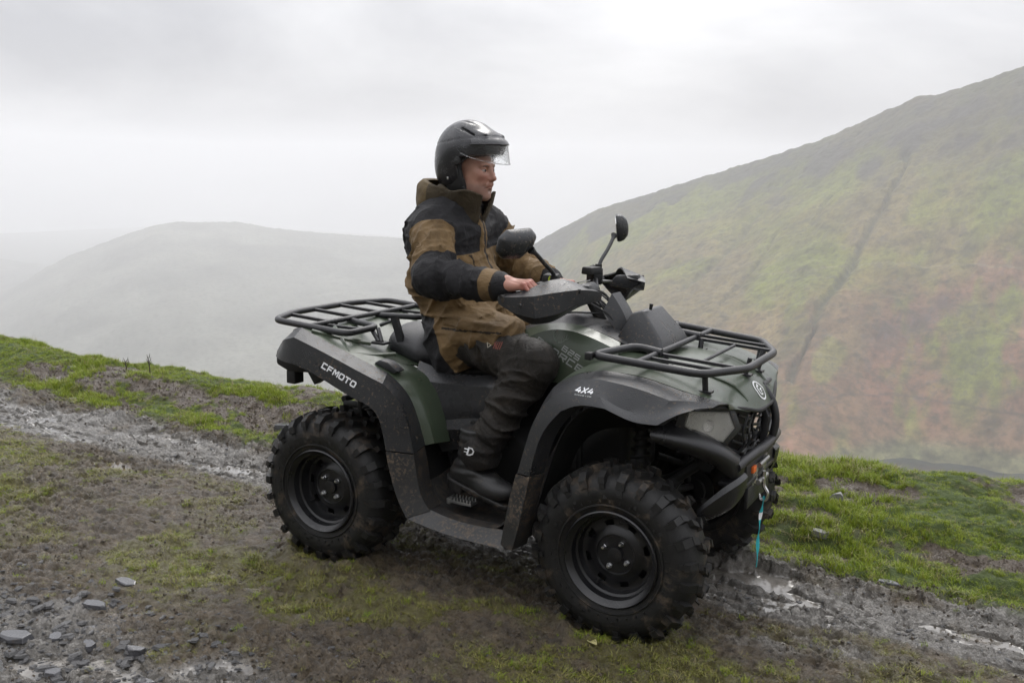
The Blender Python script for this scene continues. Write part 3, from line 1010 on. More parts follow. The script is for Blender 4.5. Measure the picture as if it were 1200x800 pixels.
GLS = glass_mat('wet_headlight_lens', (0.90, 0.89, 0.86), 0.05, 0.84, 230)
REFL = surf_mat('headlight_reflector', (0.80, 0.80, 0.76), 0.32, metal=.35, var=.12)

quad = tag(empty('quad_bike', (0, 0, 0)), 'green and black quad bike with steel racks and muddy tyres standing on the track', 'quad bike')

# ---------------------------------------------------------------- wheels
def tyre_obj(w_, parent, seed, mud=1.0):
    R = 0.33; hw = w_ / 2
    rc = random.Random(seed)
    prof = [(-hw + .030, .166), (-hw + .014, .172), (-hw + .010, .184), (-hw + .002, .205), (-hw - .004, .235), (-hw, .262), (-hw + .012, .283), (-hw + .028, .298), (-hw + .05, .305), (-hw * .4, .309), (0, .310)]
    prof = prof + [(-t, r) for t, r in reversed(prof[:-1])]
    b = MB().lathe([(t, r) for t, r in prof], (0, 0, 0), (0, 1, 0), 84)
    def P(t, a, r): return (r * math.sin(a), t, r * math.cos(a))
    def lug(t0, t1, a0, a1, rb, rt0, rt1, sk=0.0, ins=0.16):
        """t along the axle, a round the wheel; sk shifts the far end round the wheel"""
        da, dt = (a1 - a0) * ins, (t1 - t0) * 0.10
        vs = [P(t0, a0, rb), P(t0, a1, rb), P(t1, a1 + sk, rb), P(t1, a0 + sk, rb),
              P(t0 + dt, a0 + da, rt0), P(t0 + dt, a1 - da, rt0), P(t1 - dt, a1 - da + sk, rt1), P(t1 - dt, a0 + da + sk, rt1)]
        b.add(vs, [(3, 2, 1, 0), (4, 5, 6, 7), (0, 1, 5, 4), (1, 2, 6, 5), (2, 3, 7, 6), (3, 0, 4, 7)])
    N = 24
    st = 2 * math.pi / N
    for k in range(N):
        for sd in (-1, 1):
            a = k * st + (st / 2 if sd > 0 else 0) + rc.uniform(-.01, .01)
            long_ = k % 2 == 0
            j = lambda s=.002: rc.uniform(-s, s)
            # shoulder block: tread face, then folded down over the sidewall
            aw = 0.122 if long_ else 0.098
            tin = sd * (hw * (.44 if long_ else .56))
            lug(tin, sd * (hw - .022), a - aw / 2, a + aw / 2, .290, R + j(), R - .007 + j(), sk=sd * .03)
            lug(sd * (hw - .034), sd * (hw + .007), a - aw / 2 + sd * .03, a + aw / 2 + sd * .03, .268 if long_ else .281, R - .007, .296 if long_ else .303, ins=.10)
            lug(sd * (hw - .02), sd * (hw + .005), a - aw * .38 + sd * .03, a + aw * .38 + sd * .03, .238 if long_ else .262, .296, .262 if long_ else .280, ins=.08)
            if not long_:
                lug(sd * (hw - .012), sd * (hw + .006), a - .022, a + .03, .226, .252, .236, ins=.1)
        # centre knobs in slanted pairs
        a = k * st + st * .25
        lug(-hw * .40, -hw * .04, a - .05, a + .04, .300, R + rc.uniform(-.002, .002), R, sk=.06)
        lug(hw * .02, hw * .38, a + .055, a + .14, .300, R, R + rc.uniform(-.002, .002), sk=-.06)
    # raised rings and small marks moulded on the sidewall
    for sd in (-1, 1):
        b.lathe([(sd * (hw - .006), .196), (sd * (hw + .002), .199), (sd * (hw + .001), .203), (sd * (hw - .008), .206)], (0, 0, 0), (0, 1, 0), 72)
        for k in range(36):
            a = k * 2 * math.pi / 36
            lug(sd * (hw - .014), sd * (hw + .0035), a - .012, a + .012, .212, .222, .222, ins=.1)
    o = b.build('tyre', RUB, parent, angle=30)
    return o
def rim_obj(w_, parent, depth):
    hw = w_ / 2
    y0 = -hw
    n = 64
    b = MB()
    b.lathe([(y0 + .006, .168), (y0 - .001, .174), (y0 + .003, .1785), (y0 + .014, .180), (y0 + .02, .172)], (0, 0, 0), (0, 1, 0), n)
    b.lathe([(y0 + .006, .168), (y0 + .014, .160), (y0 + .018, .1545), (y0 + .045, .151), (y0 + .050, .143), (y0 + depth - .012, .141), (y0 + depth, .136)], (0, 0, 0), (0, 1, 0), n)
    # disc with windows
    yd = y0 + depth
    rings = [(.136, yd), (.126, yd + .002), (.106, yd + .0), (.098, yd - .004), (.082, yd - .014), (.074, yd - .016)]
    vs = []
    for r, t in rings:
        for k in range(n):
            a = 2 * math.pi * k / n
            vs.append((r * math.sin(a), t, r * math.cos(a)))
    fs = []
    for i in range(len(rings) - 1):
        for k in range(n):
            if i == 1 and (k % 8) in (2, 3, 4):
                continue
            fs.append((i * n + k, (i + 1) * n + k, (i + 1) * n + (k + 1) % n, i * n + (k + 1) % n))
    b.add(vs, fs)
    b.lathe([(yd - .016, .074), (yd - .010, .070), (yd - .010, .030), (yd - .022, .028), (yd - .024, .022), (yd - .024, .0001)], (0, 0, 0), (0, 1, 0), 40)
    # barrel closing the back
    b.lathe([(yd + .004, .137), (yd + .05, .137), (y0 + w_ - .03, .150), (y0 + w_ - .006, .170)], (0, 0, 0), (0, 1, 0), n)
    b.lathe([(yd + .035, .137), (yd + .036, .0001)], (0, 0, 0), (0, 1, 0), n)
    o = b.build('rim', RIMM, parent, angle=35)
    for k in range(4):
        a = math.radians(17 + 90 * k)
        nb = MB()
        c = (.050 * math.sin(a), yd - .010, .050 * math.cos(a))
        nb.lathe([(0, .0105), (-.008, .0105), (-.0095, .009), (-.016, .0085), (-.021, .005), (-.022, .0001)], c, (0, 1, 0), 6)
        nb.build('lug_nut', CHR, parent, angle=20)
    vb = MB()
    a = math.radians(200)
    vb.tube([(.128 * math.sin(a), yd, .128 * math.cos(a)), (.128 * math.sin(a), yd - .03, .128 * math.cos(a))], [.006, .004], 8)
    vb.build('valve', BLK, parent)
    return o
def wheel(x, y, w_, depth, rz, spin, seed):
    e = empty('wheel', (x, y, 0.33), quad)
    e.rotation_euler = (0, spin, rz)
    e.rotation_mode = 'XYZ'
    tyre_obj(w_, e, seed)
    rim_obj(w_, e, depth)
    return e
wheel(.662, -.471, .21, .074, 0, .15, 1)
wheel(-.662, -.451, .25, .090, 0, .55, 2)
wheel(.662, .471, .21, .088, math.pi, .9, 3)
wheel(-.662, .451, .25, .105, math.pi, .3, 4)

# ---------------------------------------------------------------- chassis, engine, suspension
def mir(pts): return [(x, -y, z) for x, y, z in pts]
b = MB()
for s in (-1, 1):
    b.tube(rounded([(-.85, .17 * s, .60), (-.55, .17 * s, .62), (-.40, .19 * s, .34), (.35, .19 * s, .32), (.62, .16 * s, .42), (.86, .15 * s, .62)], .06, closed=False), .017)
    b.tube(rounded([(-.90, .17 * s, .80), (-.45, .17 * s, .80), (-.1, .15 * s, .84), (.35, .14 * s, .90), (.80, .16 * s, .80), (.90, .15 * s, .62)], .06, closed=False), .017)
    b.tube([(-.42, .17 * s, .80), (-.40, .19 * s, .36)], .014)
    b.tube([(.33, .16 * s, .88), (.36, .19 * s, .34)], .014)
    b.tube([(-.78, .17 * s, .80), (-.70, .17 * s, .45)], .014)
b.tube([(-.86, -.17, .62), (-.86, .17, .62)], .015)
b.tube([(.86, -.15, .62), (.86, .15, .62)], .015)
b.build('frame', BLK, quad)
F = Field((-.62, -.24, .26), (.60, .24, .90), .014)
F.d = F.box((-.02, 0, .50), (.24, .17, .16), .04)
F.add(F.cap((.05, -.16, .50), (.05, .17, .50), .13, .12), .03)
F.add(F.cap((-.12, -.19, .47), (-.12, -.10, .47), .115, .12), .02)
F.add(F.box((.10, 0, .72), (.13, .12, .12), .03), .03)
F.add(F.box((-.38, 0, .62), (.16, .16, .13), .04), .03)
F.add(F.cap((-.5, -.08, .38), (.42, -.08, .38), .055, .055), .03)
F.add(F.box((.42, 0, .62), (.13, .17, .15), .03), .03)
v, q = F.mesh()
meshobj('engine', relax(v, q, 1), q, BLK, quad)
b = MB()
b.prism([(-.44, .295), (.40, .285), (.62, .37), (.62, .39), (.40, .31), (-.44, .32)], 'y', -.20, .20)
b.build('skid_plate', BLK, quad, bevel=.004)
def arm(name, pts, r, m=BLK):
    bb = MB()
    for p in pts: bb.tube(p, r)
    return bb.build(name, m, quad)
for s in (-1, 1):
    for x in (.662, -.662):
        sg = 1 if x > 0 else -1
        arm('wishbone', [[(x + .12, .12 * s, .36), (x, .37 * s, .27)], [(x - .12, .12 * s, .36), (x, .37 * s, .27)]], .014)
        arm('wishbone', [[(x + .10, .13 * s, .52), (x, .36 * s, .42)], [(x - .10, .13 * s, .52), (x, .36 * s, .42)]], .012)
        arm('drive_shaft', [[(x, .08 * s, .40), (x, .37 * s, .335)]], .015)
        hb = MB()
        hb.lathe([(-.05, .02), (-.05, .06), (.03, .065), (.05, .05), (.05, .02)], (x, .35 * s, .33), (0, 1, 0), 20)
        hb.lathe([(-.008, .02), (-.008, .095), (.0, .095), (.0, .02)], (x, .33 * s, .33), (0, 1, 0), 28)
        hb.build('hub', BLK, quad)
        # shock absorber with coil spring
        t_, b_ = Vector((x - .04 * sg, .20 * s, .80)), Vector((x - .01 * sg, .30 * s, .36))
        sb = MB().tube([t_, b_], .012).tube([t_ + (b_ - t_) * .12, t_ + (b_ - t_) * .5], .024)
        d = (b_ - t_); L_ = d.length; d.normalize()
        u = d.cross(Vector((1, 0, 0))).normalized(); v_ = d.cross(u)
        co = []
        for k in range(8 * 12 + 1):
            a = k * 2 * math.pi / 12
            co.append(t_ + d * (L_ * (.1 + .62 * k / 96)) + (u * math.cos(a) + v_ * math.sin(a)) * .034)
        sb.tube(co, .0065, 6)
        sb.build('shock_absorber', BLK, quad)

# ---------------------------------------------------------------- fenders (right side traced, left side its mirror)
RF = [  # inner edge, crease, lip, returned edge under the lip
    [(-.935, -.40, .955), (-.918, -.50, .930), (-.948, -.51, .868), (-.93, -.44, .862)],
    [(-.900, -.44, .985), (-.885, -.535, .945), (-.885, -.555, .862), (-.88, -.49, .852)],
    [(-.835, -.47, .993), (-.812, -.545, .965), (-.800, -.562, .858), (-.80, -.50, .846)],
    [(-.700, -.475, .948), (-.660, -.553, .927), (-.675, -.568, .832), (-.68, -.50, .82)],
    [(-.525, -.475, .897), (-.470, -.553, .865), (-.520, -.568, .768), (-.53, -.50, .76)],
    [(-.390, -.465, .853), (-.350, -.548, .828), (-.425, -.567, .744), (-.44, -.50, .735)],
    [(-.300, -.450, .790), (-.275, -.540, .775), (-.365, -.566, .720), (-.385, -.50, .70)],
    [(-.262, -.435, .69), (-.240, -.533, .68), (-.338, -.565, .655), (-.36, -.50, .64)],
    [(-.235, -.42, .565), (-.213, -.528, .56), (-.318, -.565, .565), (-.34, -.50, .56)],
]
RG = [  # lower guard on the arm, then the sill
    [(-.236, -.42, .560), (-.211, -.531, .556), (-.316, -.569, .560), (-.338, -.50, .555)],
    [(-.215, -.42, .47), (-.195, -.530, .46), (-.295, -.569, .47), (-.315, -.50, .465)],
    [(-.205, -.42, .385), (-.178, -.530, .385), (-.262, -.569, .375), (-.28, -.50, .37)],
    [(-.155, -.42, .33), (-.135, -.525, .335), (-.215, -.569, .305), (-.235, -.50, .30)],
]
SILL = [
    [(-.160, -.43, .325), (-.140, -.520, .338), (-.215, -.566, .303), (-.22, -.50, .285)],
    [(-.060, -.43, .300), (-.050, -.510, .312), (-.085, -.566, .278), (-.09, -.50, .262)],
    [(.060, -.43, .300), (.060, -.508, .308), (.060, -.566, .272), (.06, -.50, .258)],
    [(.150, -.43, .305), (.150, -.510, .314), (.150, -.566, .272), (.15, -.50, .258)],
    [(.230, -.43, .31), (.225, -.510, .320), (.230, -.566, .275), (.23, -.50, .262)],
]
FF = [
    [(.985, -.345, .893), (0.972, -0.405, 0.902), (.955, -.44, .895), (.918, -.495, .896), (.90, -.46, .886)],
    [(.925, -.40, .917), (0.905, -0.465, 0.916), (.884, -.505, .905), (.872, -.535, .886), (.86, -.48, .874)],
    [(.850, -.435, .936), (0.832, -0.512, 0.918), (.800, -.545, .874), (.812, -.570, .845), (.81, -.50, .83)],
    [(.770, -.440, .958), (0.755, -0.515, 0.937), (.718, -.552, .866), (.745, -.575, .842), (.745, -.50, .83)],
    [(.690, -.440, .972), (0.682, -0.515, 0.950), (.655, -.553, .880), (.700, -.576, .850), (.70, -.50, .84)],
    [(.560, -.440, .975), (0.575, -0.515, 0.958), (.590, -.553, .912), (.624, -.577, .876), (.62, -.50, .865)],
    [(.455, -.440, .955), (0.470, -0.515, 0.944), (.490, -.555, .920), (.525, -.577, .882), (.53, -.50, .868)],
    [(.375, -.430, .905), (0.388, -0.508, 0.900), (.408, -.553, .880), (.455, -.575, .842), (.475, -.50, .83)],
    [(.320, -.420, .820), (0.332, -0.505, 0.815), (.345, -.552, .810), (.392, -.575, .775), (.415, -.50, .765)],
    [(.285, -.420, .700), (0.296, -0.500, 0.698), (.308, -.552, .695), (.358, -.575, .690), (.38, -.50, .685)],
    [(.255, -.420, .580), (0.265, -0.500, 0.578), (.276, -.552, .575), (.335, -.575, .580), (.355, -.50, .58)],
]
FG = [
    [(.256, -.42, .576), (.272, -.556, .570), (.338, -.580, .576), (.357, -.50, .575)],
    [(.235, -.42, .48), (.248, -.556, .48), (.318, -.580, .48), (.335, -.50, .48)],
    [(.215, -.42, .38), (.228, -.556, .37), (.298, -.580, .375), (.315, -.50, .375)],
    [(.205, -.42, .29), (.212, -.556, .276), (.272, -.580, .281), (.29, -.50, .285)],
]
def sides(name, rows, mat, crease_cols=(1, 2), **k):
    a = surf(name, rows, mat, quad, crease_cols=crease_cols, **k)
    bb = surf(name, [mir(r) for r in rows], mat, quad, crease_cols=crease_cols, **k)
    return a, bb
rfR, rfL = sides('rear_fender', RF, PL, crease_rows=(2, 5), thick=.006, angle=18)
sides('fender_guard', RG, PLD, thick=.006)
sides('sill', SILL, PLD, thick=.006)
ffR, ffL = sides('front_fender', FF, PL, crease_cols=(1, 2, 3), crease_rows=(2, 5, 7), thick=.006, angle=18)
sides('fender_guard', FG, PLD, thick=.006)
# inner wheel-arch liners
def liner(rows): return sides('arch_liner', rows, BLK, crease_cols=(), thick=.004)
liner([[(.84, -.47, .85), (.84, -.30, .78), (.84, -.20, .62)], [(.78, -.50, .84), (.78, -.30, .84), (.77, -.18, .70)], [(.62, -.50, .87), (.62, -.30, .88), (.62, -.18, .72)],
       [(.48, -.50, .84), (.46, -.30, .84), (.44, -.20, .70)], [(.40, -.50, .70), (.36, -.30, .70), (.34, -.20, .60)], [(.35, -.50, .50), (.31, -.30, .48), (.30, -.20, .42)], [(.29, -.50, .30), (.27, -.30, .30), (.27, -.20, .30)]])
liner([[(-.95, -.40, .87), (-.97, -.30, .87), (-.97, -.16, .85)], [(-.80, -.50, .845), (-.80, -.30, .88), (-.80, -.16, .86)], [(-.60, -.50, .80), (-.60, -.30, .84), (-.60, -.16, .82)],
       [(-.42, -.50, .73), (-.40, -.30, .76), (-.38, -.18, .74)], [(-.35, -.50, .62), (-.32, -.30, .62), (-.31, -.18, .60)], [(-.30, -.50, .45), (-.28, -.30, .45), (-.28, -.18, .44)], [(-.24, -.50, .31), (-.22, -.30, .31), (-.22, -.18, .31)]])

# foot wells
FBM = surf_mat('muddy_foot_board', (.022, .021, .020), .7, dirt=.55, dirt_scale=22, grain=1)
for s in (-1, 1):
    rows = []
    for x, z in ((-.24, .40), (-.19, .325), (-.12, .290), (.0, .282), (.12, .285), (.20, .32), (.25, .42)):
        rows.append([(x, -.50 * s, z + (.02 if abs(x) > .18 else .012)), (x, -.42 * s, z), (x, -.28 * s, z), (x, -.20 * s, z + .02), (x - .01, -.17 * s, z + .16)])
    surf('foot_board', rows, FBM, quad, thick=.006, crease_cols=(1, 3), label=None)
    pb = MB()
    pb.box((-.055, -.40 * s, .352), (.10, .05, .012))
    for k in range(7):
        for t in (-1, 1):
            pb.box((-.10 + k * .015, (-.40 + t * .021) * s, .364), (.007, .010, .014), taper=.5)
    pb.box((-.112, -.40 * s, .352), (.016, .055, .024))
    pb.box((-.05, -.30 * s, .345), (.03, .16, .02))
    pb.build('foot_peg', ALU, quad, bevel=.002)

# ---------------------------------------------------------------- green rear deck, seen round the seat and under the rack
half = [
    [(-.945, -.41, .952), (-.955, -.28, .955), (-.96, -.14, .955)],
    [(-.905, -.445, .982), (-.91, -.28, .978), (-.91, -.14, .975)],
    [(-.835, -.475, .988), (-.83, -.36, .978), (-.83, -.18, .965)],
    [(-.700, -.478, .944), (-.69, -.36, .945), (-.68, -.20, .905)],
    [(-.560, -.478, .903), (-.55, -.36, .902), (-.54, -.22, .862)],
    [(-.440, -.470, .868), (-.43, -.36, .872), (-.42, -.24, .840)],
    [(-.360, -.462, .838), (-.348, -.39, .845), (-.33, -.28, .825)],
    [(-.300, -.448, .780), (-.285, -.40, .785), (-.265, -.30, .775)],
    [(-.262, -.432, .690), (-.240, -.40, .700), (-.225, -.30, .69)],
    [(-.232, -.418, .565), (-.205, -.395, .570), (-.19, -.30, .56)],
]
rows = [r + [(r[-1][0], 0, r[-1][2] + (.0 if i < 4 else -.03))] + [(x, -y, z) for x, y, z in reversed(r)] for i, r in enumerate(half)]
deck = surf('rear_deck', rows[:6], GR, quad, crease_cols=(1, 5), thick=.005, angle=28)
for s in (-1, 1):
    surf('deck_side', [[(x, y * s * 1.0, z) for x, y, z in r] for r in half[5:]], GR, quad, crease_cols=(1,), crease_rows=(), thick=.005)
# raised ribs crossing on the deck
for s in (-1, 1):
    b = MB()
    for p0, p1 in (((-.80, -.45), (-.60, -.30)), ((-.60, -.45), (-.80, -.30)), ((-.58, -.44), (-.47, -.30))):
        b.tube([(p0[0], p0[1] * s, .982 + (p0[0] + .80) * -.36), ((p0[0] + p1[0]) / 2, (p0[1] + p1[1]) / 2 * s, .978 + ((p0[0] + p1[0]) / 2 + .80) * -.30), (p1[0], p1[1] * s, .978 + (p1[0] + .80) * -.25)], .010, 6)
    b.build('deck_rib', GR, quad)
# recessed scoop
for s in (-1, 1):
    b = MB()
    b.prism([(-.47, .882), (-.37, .850), (-.345, .862), (-.40, .895), (-.44, .90)], 'y', -.452 * s, -.40 * s)
    b.build('scoop', PL, quad, bevel=.006)

# ---------------------------------------------------------------- tail: light bar, brackets
b = MB()
b.prism([(-.965, .925), (-1.00, .87), (-1.00, .815), (-.93, .79), (-.80, .80), (-.78, .85), (-.93, .88)], 'y', -.46, .46)
b.build('tail_panel', BLK, quad, bevel=.012)
for s in (-1, 1):
    MB().box((-1.003, .30 * s, .845), (.02, .14, .04)).build('tail_light', REDL, quad, bevel=.005)
    MB().box((-.925, -.42 * s, .765), (.05, .06, .06)).box((-.93, -.42 * s, .80), (.02, .03, .05)).build('indicator', BLK, quad, bevel=.006)
    b = MB().prism([(-.84, .80), (-.80, .745), (-.76, .77), (-.70, .78), (-.55, .72), (-.50, .74), (-.60, .82)], 'y', -.44 * s, -.40 * s)
    b.build('fender_stay', BLK, quad, bevel=.004)
    MB().tube([(-.60, -.38 * s, .78), (-.59, -.38 * s, .62)], .014).tube([(-.59, -.38 * s, .66), (-.45, -.38 * s, .72)], .009).build('suspension_link', BLK, quad)
# ---------------------------------------------------------------- seat
F = Field((-.78, -.24, .74), (.14, .24, 1.02), .009)
d = F.cap((-.575, 0, .902), (-.46, 0, .888), .088, .088, .50)
F.d = d
F.add(F.cap((-.44, 0, .868), (-.18, 0, .842), .084, .076, .50), .05)
F.add(F.cap((-.18, 0, .838), (.06, 0, .92), .076, .060, .60), .05)
F.d = np.maximum(F.d, (0.800 + 0.10 * np.maximum(-F.X - .42, 0) * 3.0) - F.Z)
F.d += 0.002 * np.exp(-(((F.Z - .845) / .006) ** 2))
v, q = F.mesh()
meshobj('seat', relax(v, q, 3), q, SEATM, quad)
# side covers under the seat
for s in (-1, 1):
    surf('side_cover', [
        [(-.39, -.235 * s, .865), (-.37, -.30 * s, .800), (-.31, -.315 * s, .68), (-.265, -.30 * s, .53)],
        [(-.24, -.225 * s, .825), (-.24, -.29 * s, .795), (-.22, -.300 * s, .69), (-.20, -.285 * s, .60)],
        [(-.05, -.205 * s, .830), (-.05, -.25 * s, .795), (-.06, -.265 * s, .70), (-.06, -.255 * s, .655)],
        [(.12, -.195 * s, .90), (.12, -.23 * s, .82), (.10, -.24 * s, .72), (.10, -.235 * s, .68)]], PL, quad, crease_cols=(1, 2), thick=.006)
    surf('lower_fairing', [
        [(-.30, -.30 * s, .665), (-.27, -.315 * s, .60), (-.24, -.28 * s, .50)],
        [(-.14, -.275 * s, .670), (-.13, -.29 * s, .62), (-.12, -.255 * s, .54)],
        [(.05, -.245 * s, .660), (.05, -.25 * s, .62), (.05, -.23 * s, .54)]], PL, quad, crease_cols=(1,), thick=.006)
    MB().lathe([(0, .016), (-.006 * s, .016), (-.008 * s, .008), (-.008 * s, .0001)], (-.075, -.295 * s, .65), (0, 1, 0), 14).build('cover_bolt', BLK, quad)

# ---------------------------------------------------------------- tank cover and hood
for s in (-1, 1):
    tk = surf('tank_cover', [
        [(.02, -.16 * s, 1.01), (.04, -.205 * s, .96), (.08, -.225 * s, .90), (.12, -.225 * s, .84)],
        [(.12, -.155 * s, 1.058), (.14, -.212 * s, 1.035), (.20, -.250 * s, .955), (.22, -.245 * s, .86)],
        [(.23, -.150 * s, 1.085), (.25, -.215 * s, 1.072), (.30, -.256 * s, .945), (.32, -.250 * s, .86)],
        [(.36, -.155 * s, 1.078), (.38, -.220 * s, 1.058), (.40, -.262 * s, .950), (.42, -.255 * s, .86)],
        [(.50, -.165 * s, 1.030), (.52, -.230 * s, 1.010), (.54, -.270 * s, .955), (.55, -.26 * s, .88)]], GR, quad, crease_cols=(1,), thick=.005)
    if s == 1: tankR = tk
surf('dash_cover', [
    [(.0, -.13, 1.00), (.0, -.06, 1.02), (.0, .06, 1.02), (.0, .13, 1.00)],
    [(.13, -.15, 1.060), (.13, -.07, 1.085), (.13, .07, 1.085), (.13, .15, 1.060)],
    [(.26, -.152, 1.086), (.27, -.08, 1.108), (.27, .08, 1.108), (.26, .152, 1.086)],
    [(.38, -.155, 1.072), (.38, -.08, 1.085), (.38, .08, 1.085), (.38, .155, 1.072)],
    [(.52, -.165, 1.025), (.52, -.09, 1.035), (.52, .09, 1.035), (.52, .165, 1.025)]], PL, quad, crease_cols=(1, 2), thick=.006)
HH = [  # hood, half sections from the fender edge to the middle
    [(.375, -.430, .905), (.39, -.35, .935), (.42, -.265, .950), (.45, -.16, .98)],
    [(.455, -.440, .957), (.46, -.35, .972), (.48, -.265, .972), (.50, -.16, .99)],
    [(.560, -.440, .977), (.56, -.35, .988), (.57, -.25, .985), (.58, -.15, .995)],
    [(.690, -.440, .974), (.69, -.35, .975), (.70, -.25, .970), (.71, -.14, .985)],
    [(.770, -.440, .960), (.78, -.35, .958), (.79, -.24, .955), (.80, -.13, .978)],
    [(.850, -.435, .938), (.86, -.34, .938), (.87, -.23, .938), (.875, -.12, .962)],
    [(.925, -.400, .917), (.935, -.31, .915), (.945, -.22, .912), (.950, -.11, .925)],
    [(.985, -.345, .893), (.985, -.29, .880), (.995, -.20, .868), (.998, -.10, .878)],
    [(.985, -.330, .872), (1.005, -.26, .862), (1.022, -.18, .832), (1.028, -.08, .828)],
]
rows = [r + [(r[-1][0] + .008, 0, r[-1][2] + .004)] + [(x, -y, z) for x, y, z in reversed(r)] for r in HH]
hood = surf('hood', rows, GR, quad, crease_cols=(3, 5), crease_rows=(7,), thick=.005, angle=26)
for s in (-1, 1):
    b = MB()
    b.tube(spline([(.62, -.20 * s, .981), (.75, -.195 * s, .966), (.87, -.185 * s, .949), (.95, -.16 * s, .918), (1.00, -.15 * s, .868)], 4), .007, 6)
    b.build('hood_crease', GR, quad)
# box standing on the hood behind the front rack
b = MB()
vs = [(.455, -.145, 1.015), (.672, -.165, 1.00), (.672, .165, 1.00), (.455, .145, 1.015),
      (.510, -.095, 1.140), (.562, -.10, 1.156), (.562, .10, 1.156), (.510, .095, 1.140),
      (.650, -.135, 1.055), (.650, .135, 1.055)]
b.add(vs, [(0, 3, 2, 1), (4, 5, 6, 7), (0, 1, 8, 5, 4), (3, 7, 6, 9, 2), (0, 4, 7, 3), (1, 2, 9, 8), (8, 9, 6, 5)])
b.build('hood_pod', PL, quad, bevel=.010, seg=3)
MB().tube([(.575, -.06, 1.155), (.578, -.06, 1.178)], [.006, .008], 10).build('pod_knob', BLK, quad)

# ---------------------------------------------------------------- face: headlights, grille, fascia, bumper
for s in (-1, 1):
    A_ = [(.872, .425, .868), (.972, .292, .852), (.990, .275, .795), (.962, .305, .748), (.908, .368, .762), (.862, .428, .818)]
    fr_ = [Vector((x, -y * s, z)) for x, y, z in A_]
    n = len(fr_)
    cen = sum(fr_, Vector()) / n
    out_n = Vector((.62, -.75 * s, .18)).normalized()
    def ex(k, d): return [cen + (p - cen) * k + out_n * d for p in fr_]
    def loops(mb, rings, cap0=False, cap1=False):
        vs = [v for r in rings for v in r]
        fs = [(i * n + k, i * n + (k + 1) % n, (i + 1) * n + (k + 1) % n, (i + 1) * n + k) for i in range(len(rings) - 1) for k in range(n)]
        if cap0: fs.append(tuple(range(n - 1, -1, -1)))
        if cap1: fs.append(tuple((len(rings) - 1) * n + k for k in range(n)))
        mb.add(vs, fs)
        return mb
    loops(MB(), [ex(1.42, -.030), ex(1.34, -.004), ex(1.06, .002), ex(1.02, -.004)]).build('headlight_bezel', PL, quad, solid=.003, bevel=.002)
    loops(MB(), [ex(1.01, -.006), ex(.98, -.020), ex(.86, -.055), ex(.60, -.075)], cap1=True).build('reflector', REFL, quad)
    MB().lathe([(-.030, .0001), (-.030, .016), (-.024, .022), (-.020, .020)], cen, out_n, 20).build('projector', CHR, quad)
    loops(MB(), [ex(1.0, -.006), ex(1.0, .004), ex(.86, .011), ex(.5, .014)], cap0=True, cap1=True).build('headlight_lens', GLS, quad, bevel=.003)
    MB().tube(ex(1.0, .003), .0030, 6, closed=True).build('headlight_trim', ALU, quad)
# grille
b = MB()
b.prism([(.93, .82), (.90, .60), (.86, .60), (.88, .82)], 'y', -.22, .22)
b.build('radiator', BLK, quad)
b = MB()
for k in range(6):
    z = .815 - k * .033
    for s in (-1, 1):
        b.tube(spline([(.985 - .02 * k * .3, -.205 * s, z + .012), (1.008 - .01 * k * .4, -.14 * s, z - .012), (1.005 - .01 * k * .4, -.07 * s, z + .010), (1.012 - .01 * k * .4, 0, z)], 4), .0055, 6)
for s in (-1, 1):
    for y in (.06, .12, .18):
        b.tube(spline([(1.018, -y * s, .828), (1.004, -(y + .018) * s, .77), (1.004, -(y - .012) * s, .71), (.965, -y * s, .645)], 4), .0055, 6)
b.build('grille', PL, quad)
MB().box((1.024, -.055, .826), (.010, .04, .010)).build('hood_latch', WHT, quad, bevel=.002)
# lip under the hood
b = MB().tube(rounded([(.900, -.47, .896), (.962, -.37, .884), (1.008, -.22, .856), (1.034, -.10, .824), (1.034, .10, .824), (1.008, .22, .856), (.962, .37, .884), (.900, .47, .896)], .05, closed=False), .008, 8)
b.build('hood_lip', BLK, quad)
# fascia: thick rounded panel sweeping from the fender to the corner of the nose, both sides
for s in (-1, 1):
    surf('fascia', [
        [(.80, -.46 * s, .832), (.772, -.535 * s, .812), (.778, -.545 * s, .785), (.80, -.50 * s, .762)],
        [(.84, -.43 * s, .818), (.832, -.508 * s, .800), (.842, -.515 * s, .770), (.84, -.47 * s, .742)],
        [(.885, -.39 * s, .798), (.890, -.462 * s, .784), (.903, -.466 * s, .750), (.89, -.42 * s, .718)],
        [(.925, -.34 * s, .771), (.955, -.398 * s, .757), (.970, -.400 * s, .716), (.945, -.36 * s, .680)],
        [(.950, -.28 * s, .738), (1.000, -.335 * s, .724), (1.016, -.335 * s, .675), (.995, -.31 * s, .625)],
        [(.960, -.22 * s, .702), (1.015, -.275 * s, .690), (1.028, -.270 * s, .650), (1.010, -.255 * s, .595)],
        [(.955, -.18 * s, .685), (1.015, -.215 * s, .672), (1.024, -.212 * s, .645), (1.012, -.205 * s, .595)]], PLK, quad, thick=.008)
    surf('bumper_side', [
        [(1.018, -.20 * s, .612), (1.030, -.20 * s, .60), (1.022, -.20 * s, .52), (.98, -.19 * s, .50)],
        [(1.018, -.285 * s, .612), (1.032, -.29 * s, .60), (1.022, -.285 * s, .51), (.98, -.27 * s, .48)],
        [(.985, -.335 * s, .590), (.995, -.345 * s, .575), (.985, -.340 * s, .49), (.94, -.32 * s, .46)],
        [(.905, -.365 * s, .500), (.908, -.372 * s, .49), (.900, -.370 * s, .46), (.87, -.35 * s, .44)]], PLK, quad, crease_cols=(1,), thick=.010)
b = MB()
b.tube(rounded([(1.012, -.285, .655), (1.038, -.15, .678), (1.040, .0, .668), (1.038, .15, .678), (1.012, .285, .655)], .08, closed=False), .019, 14)
b.tube(rounded([(1.012, .10, .625), (1.040, .10, .680), (1.052, .10, .755), (1.030, .10, .830), (.985, .10, .878)], .06, closed=False), .0155, 14)
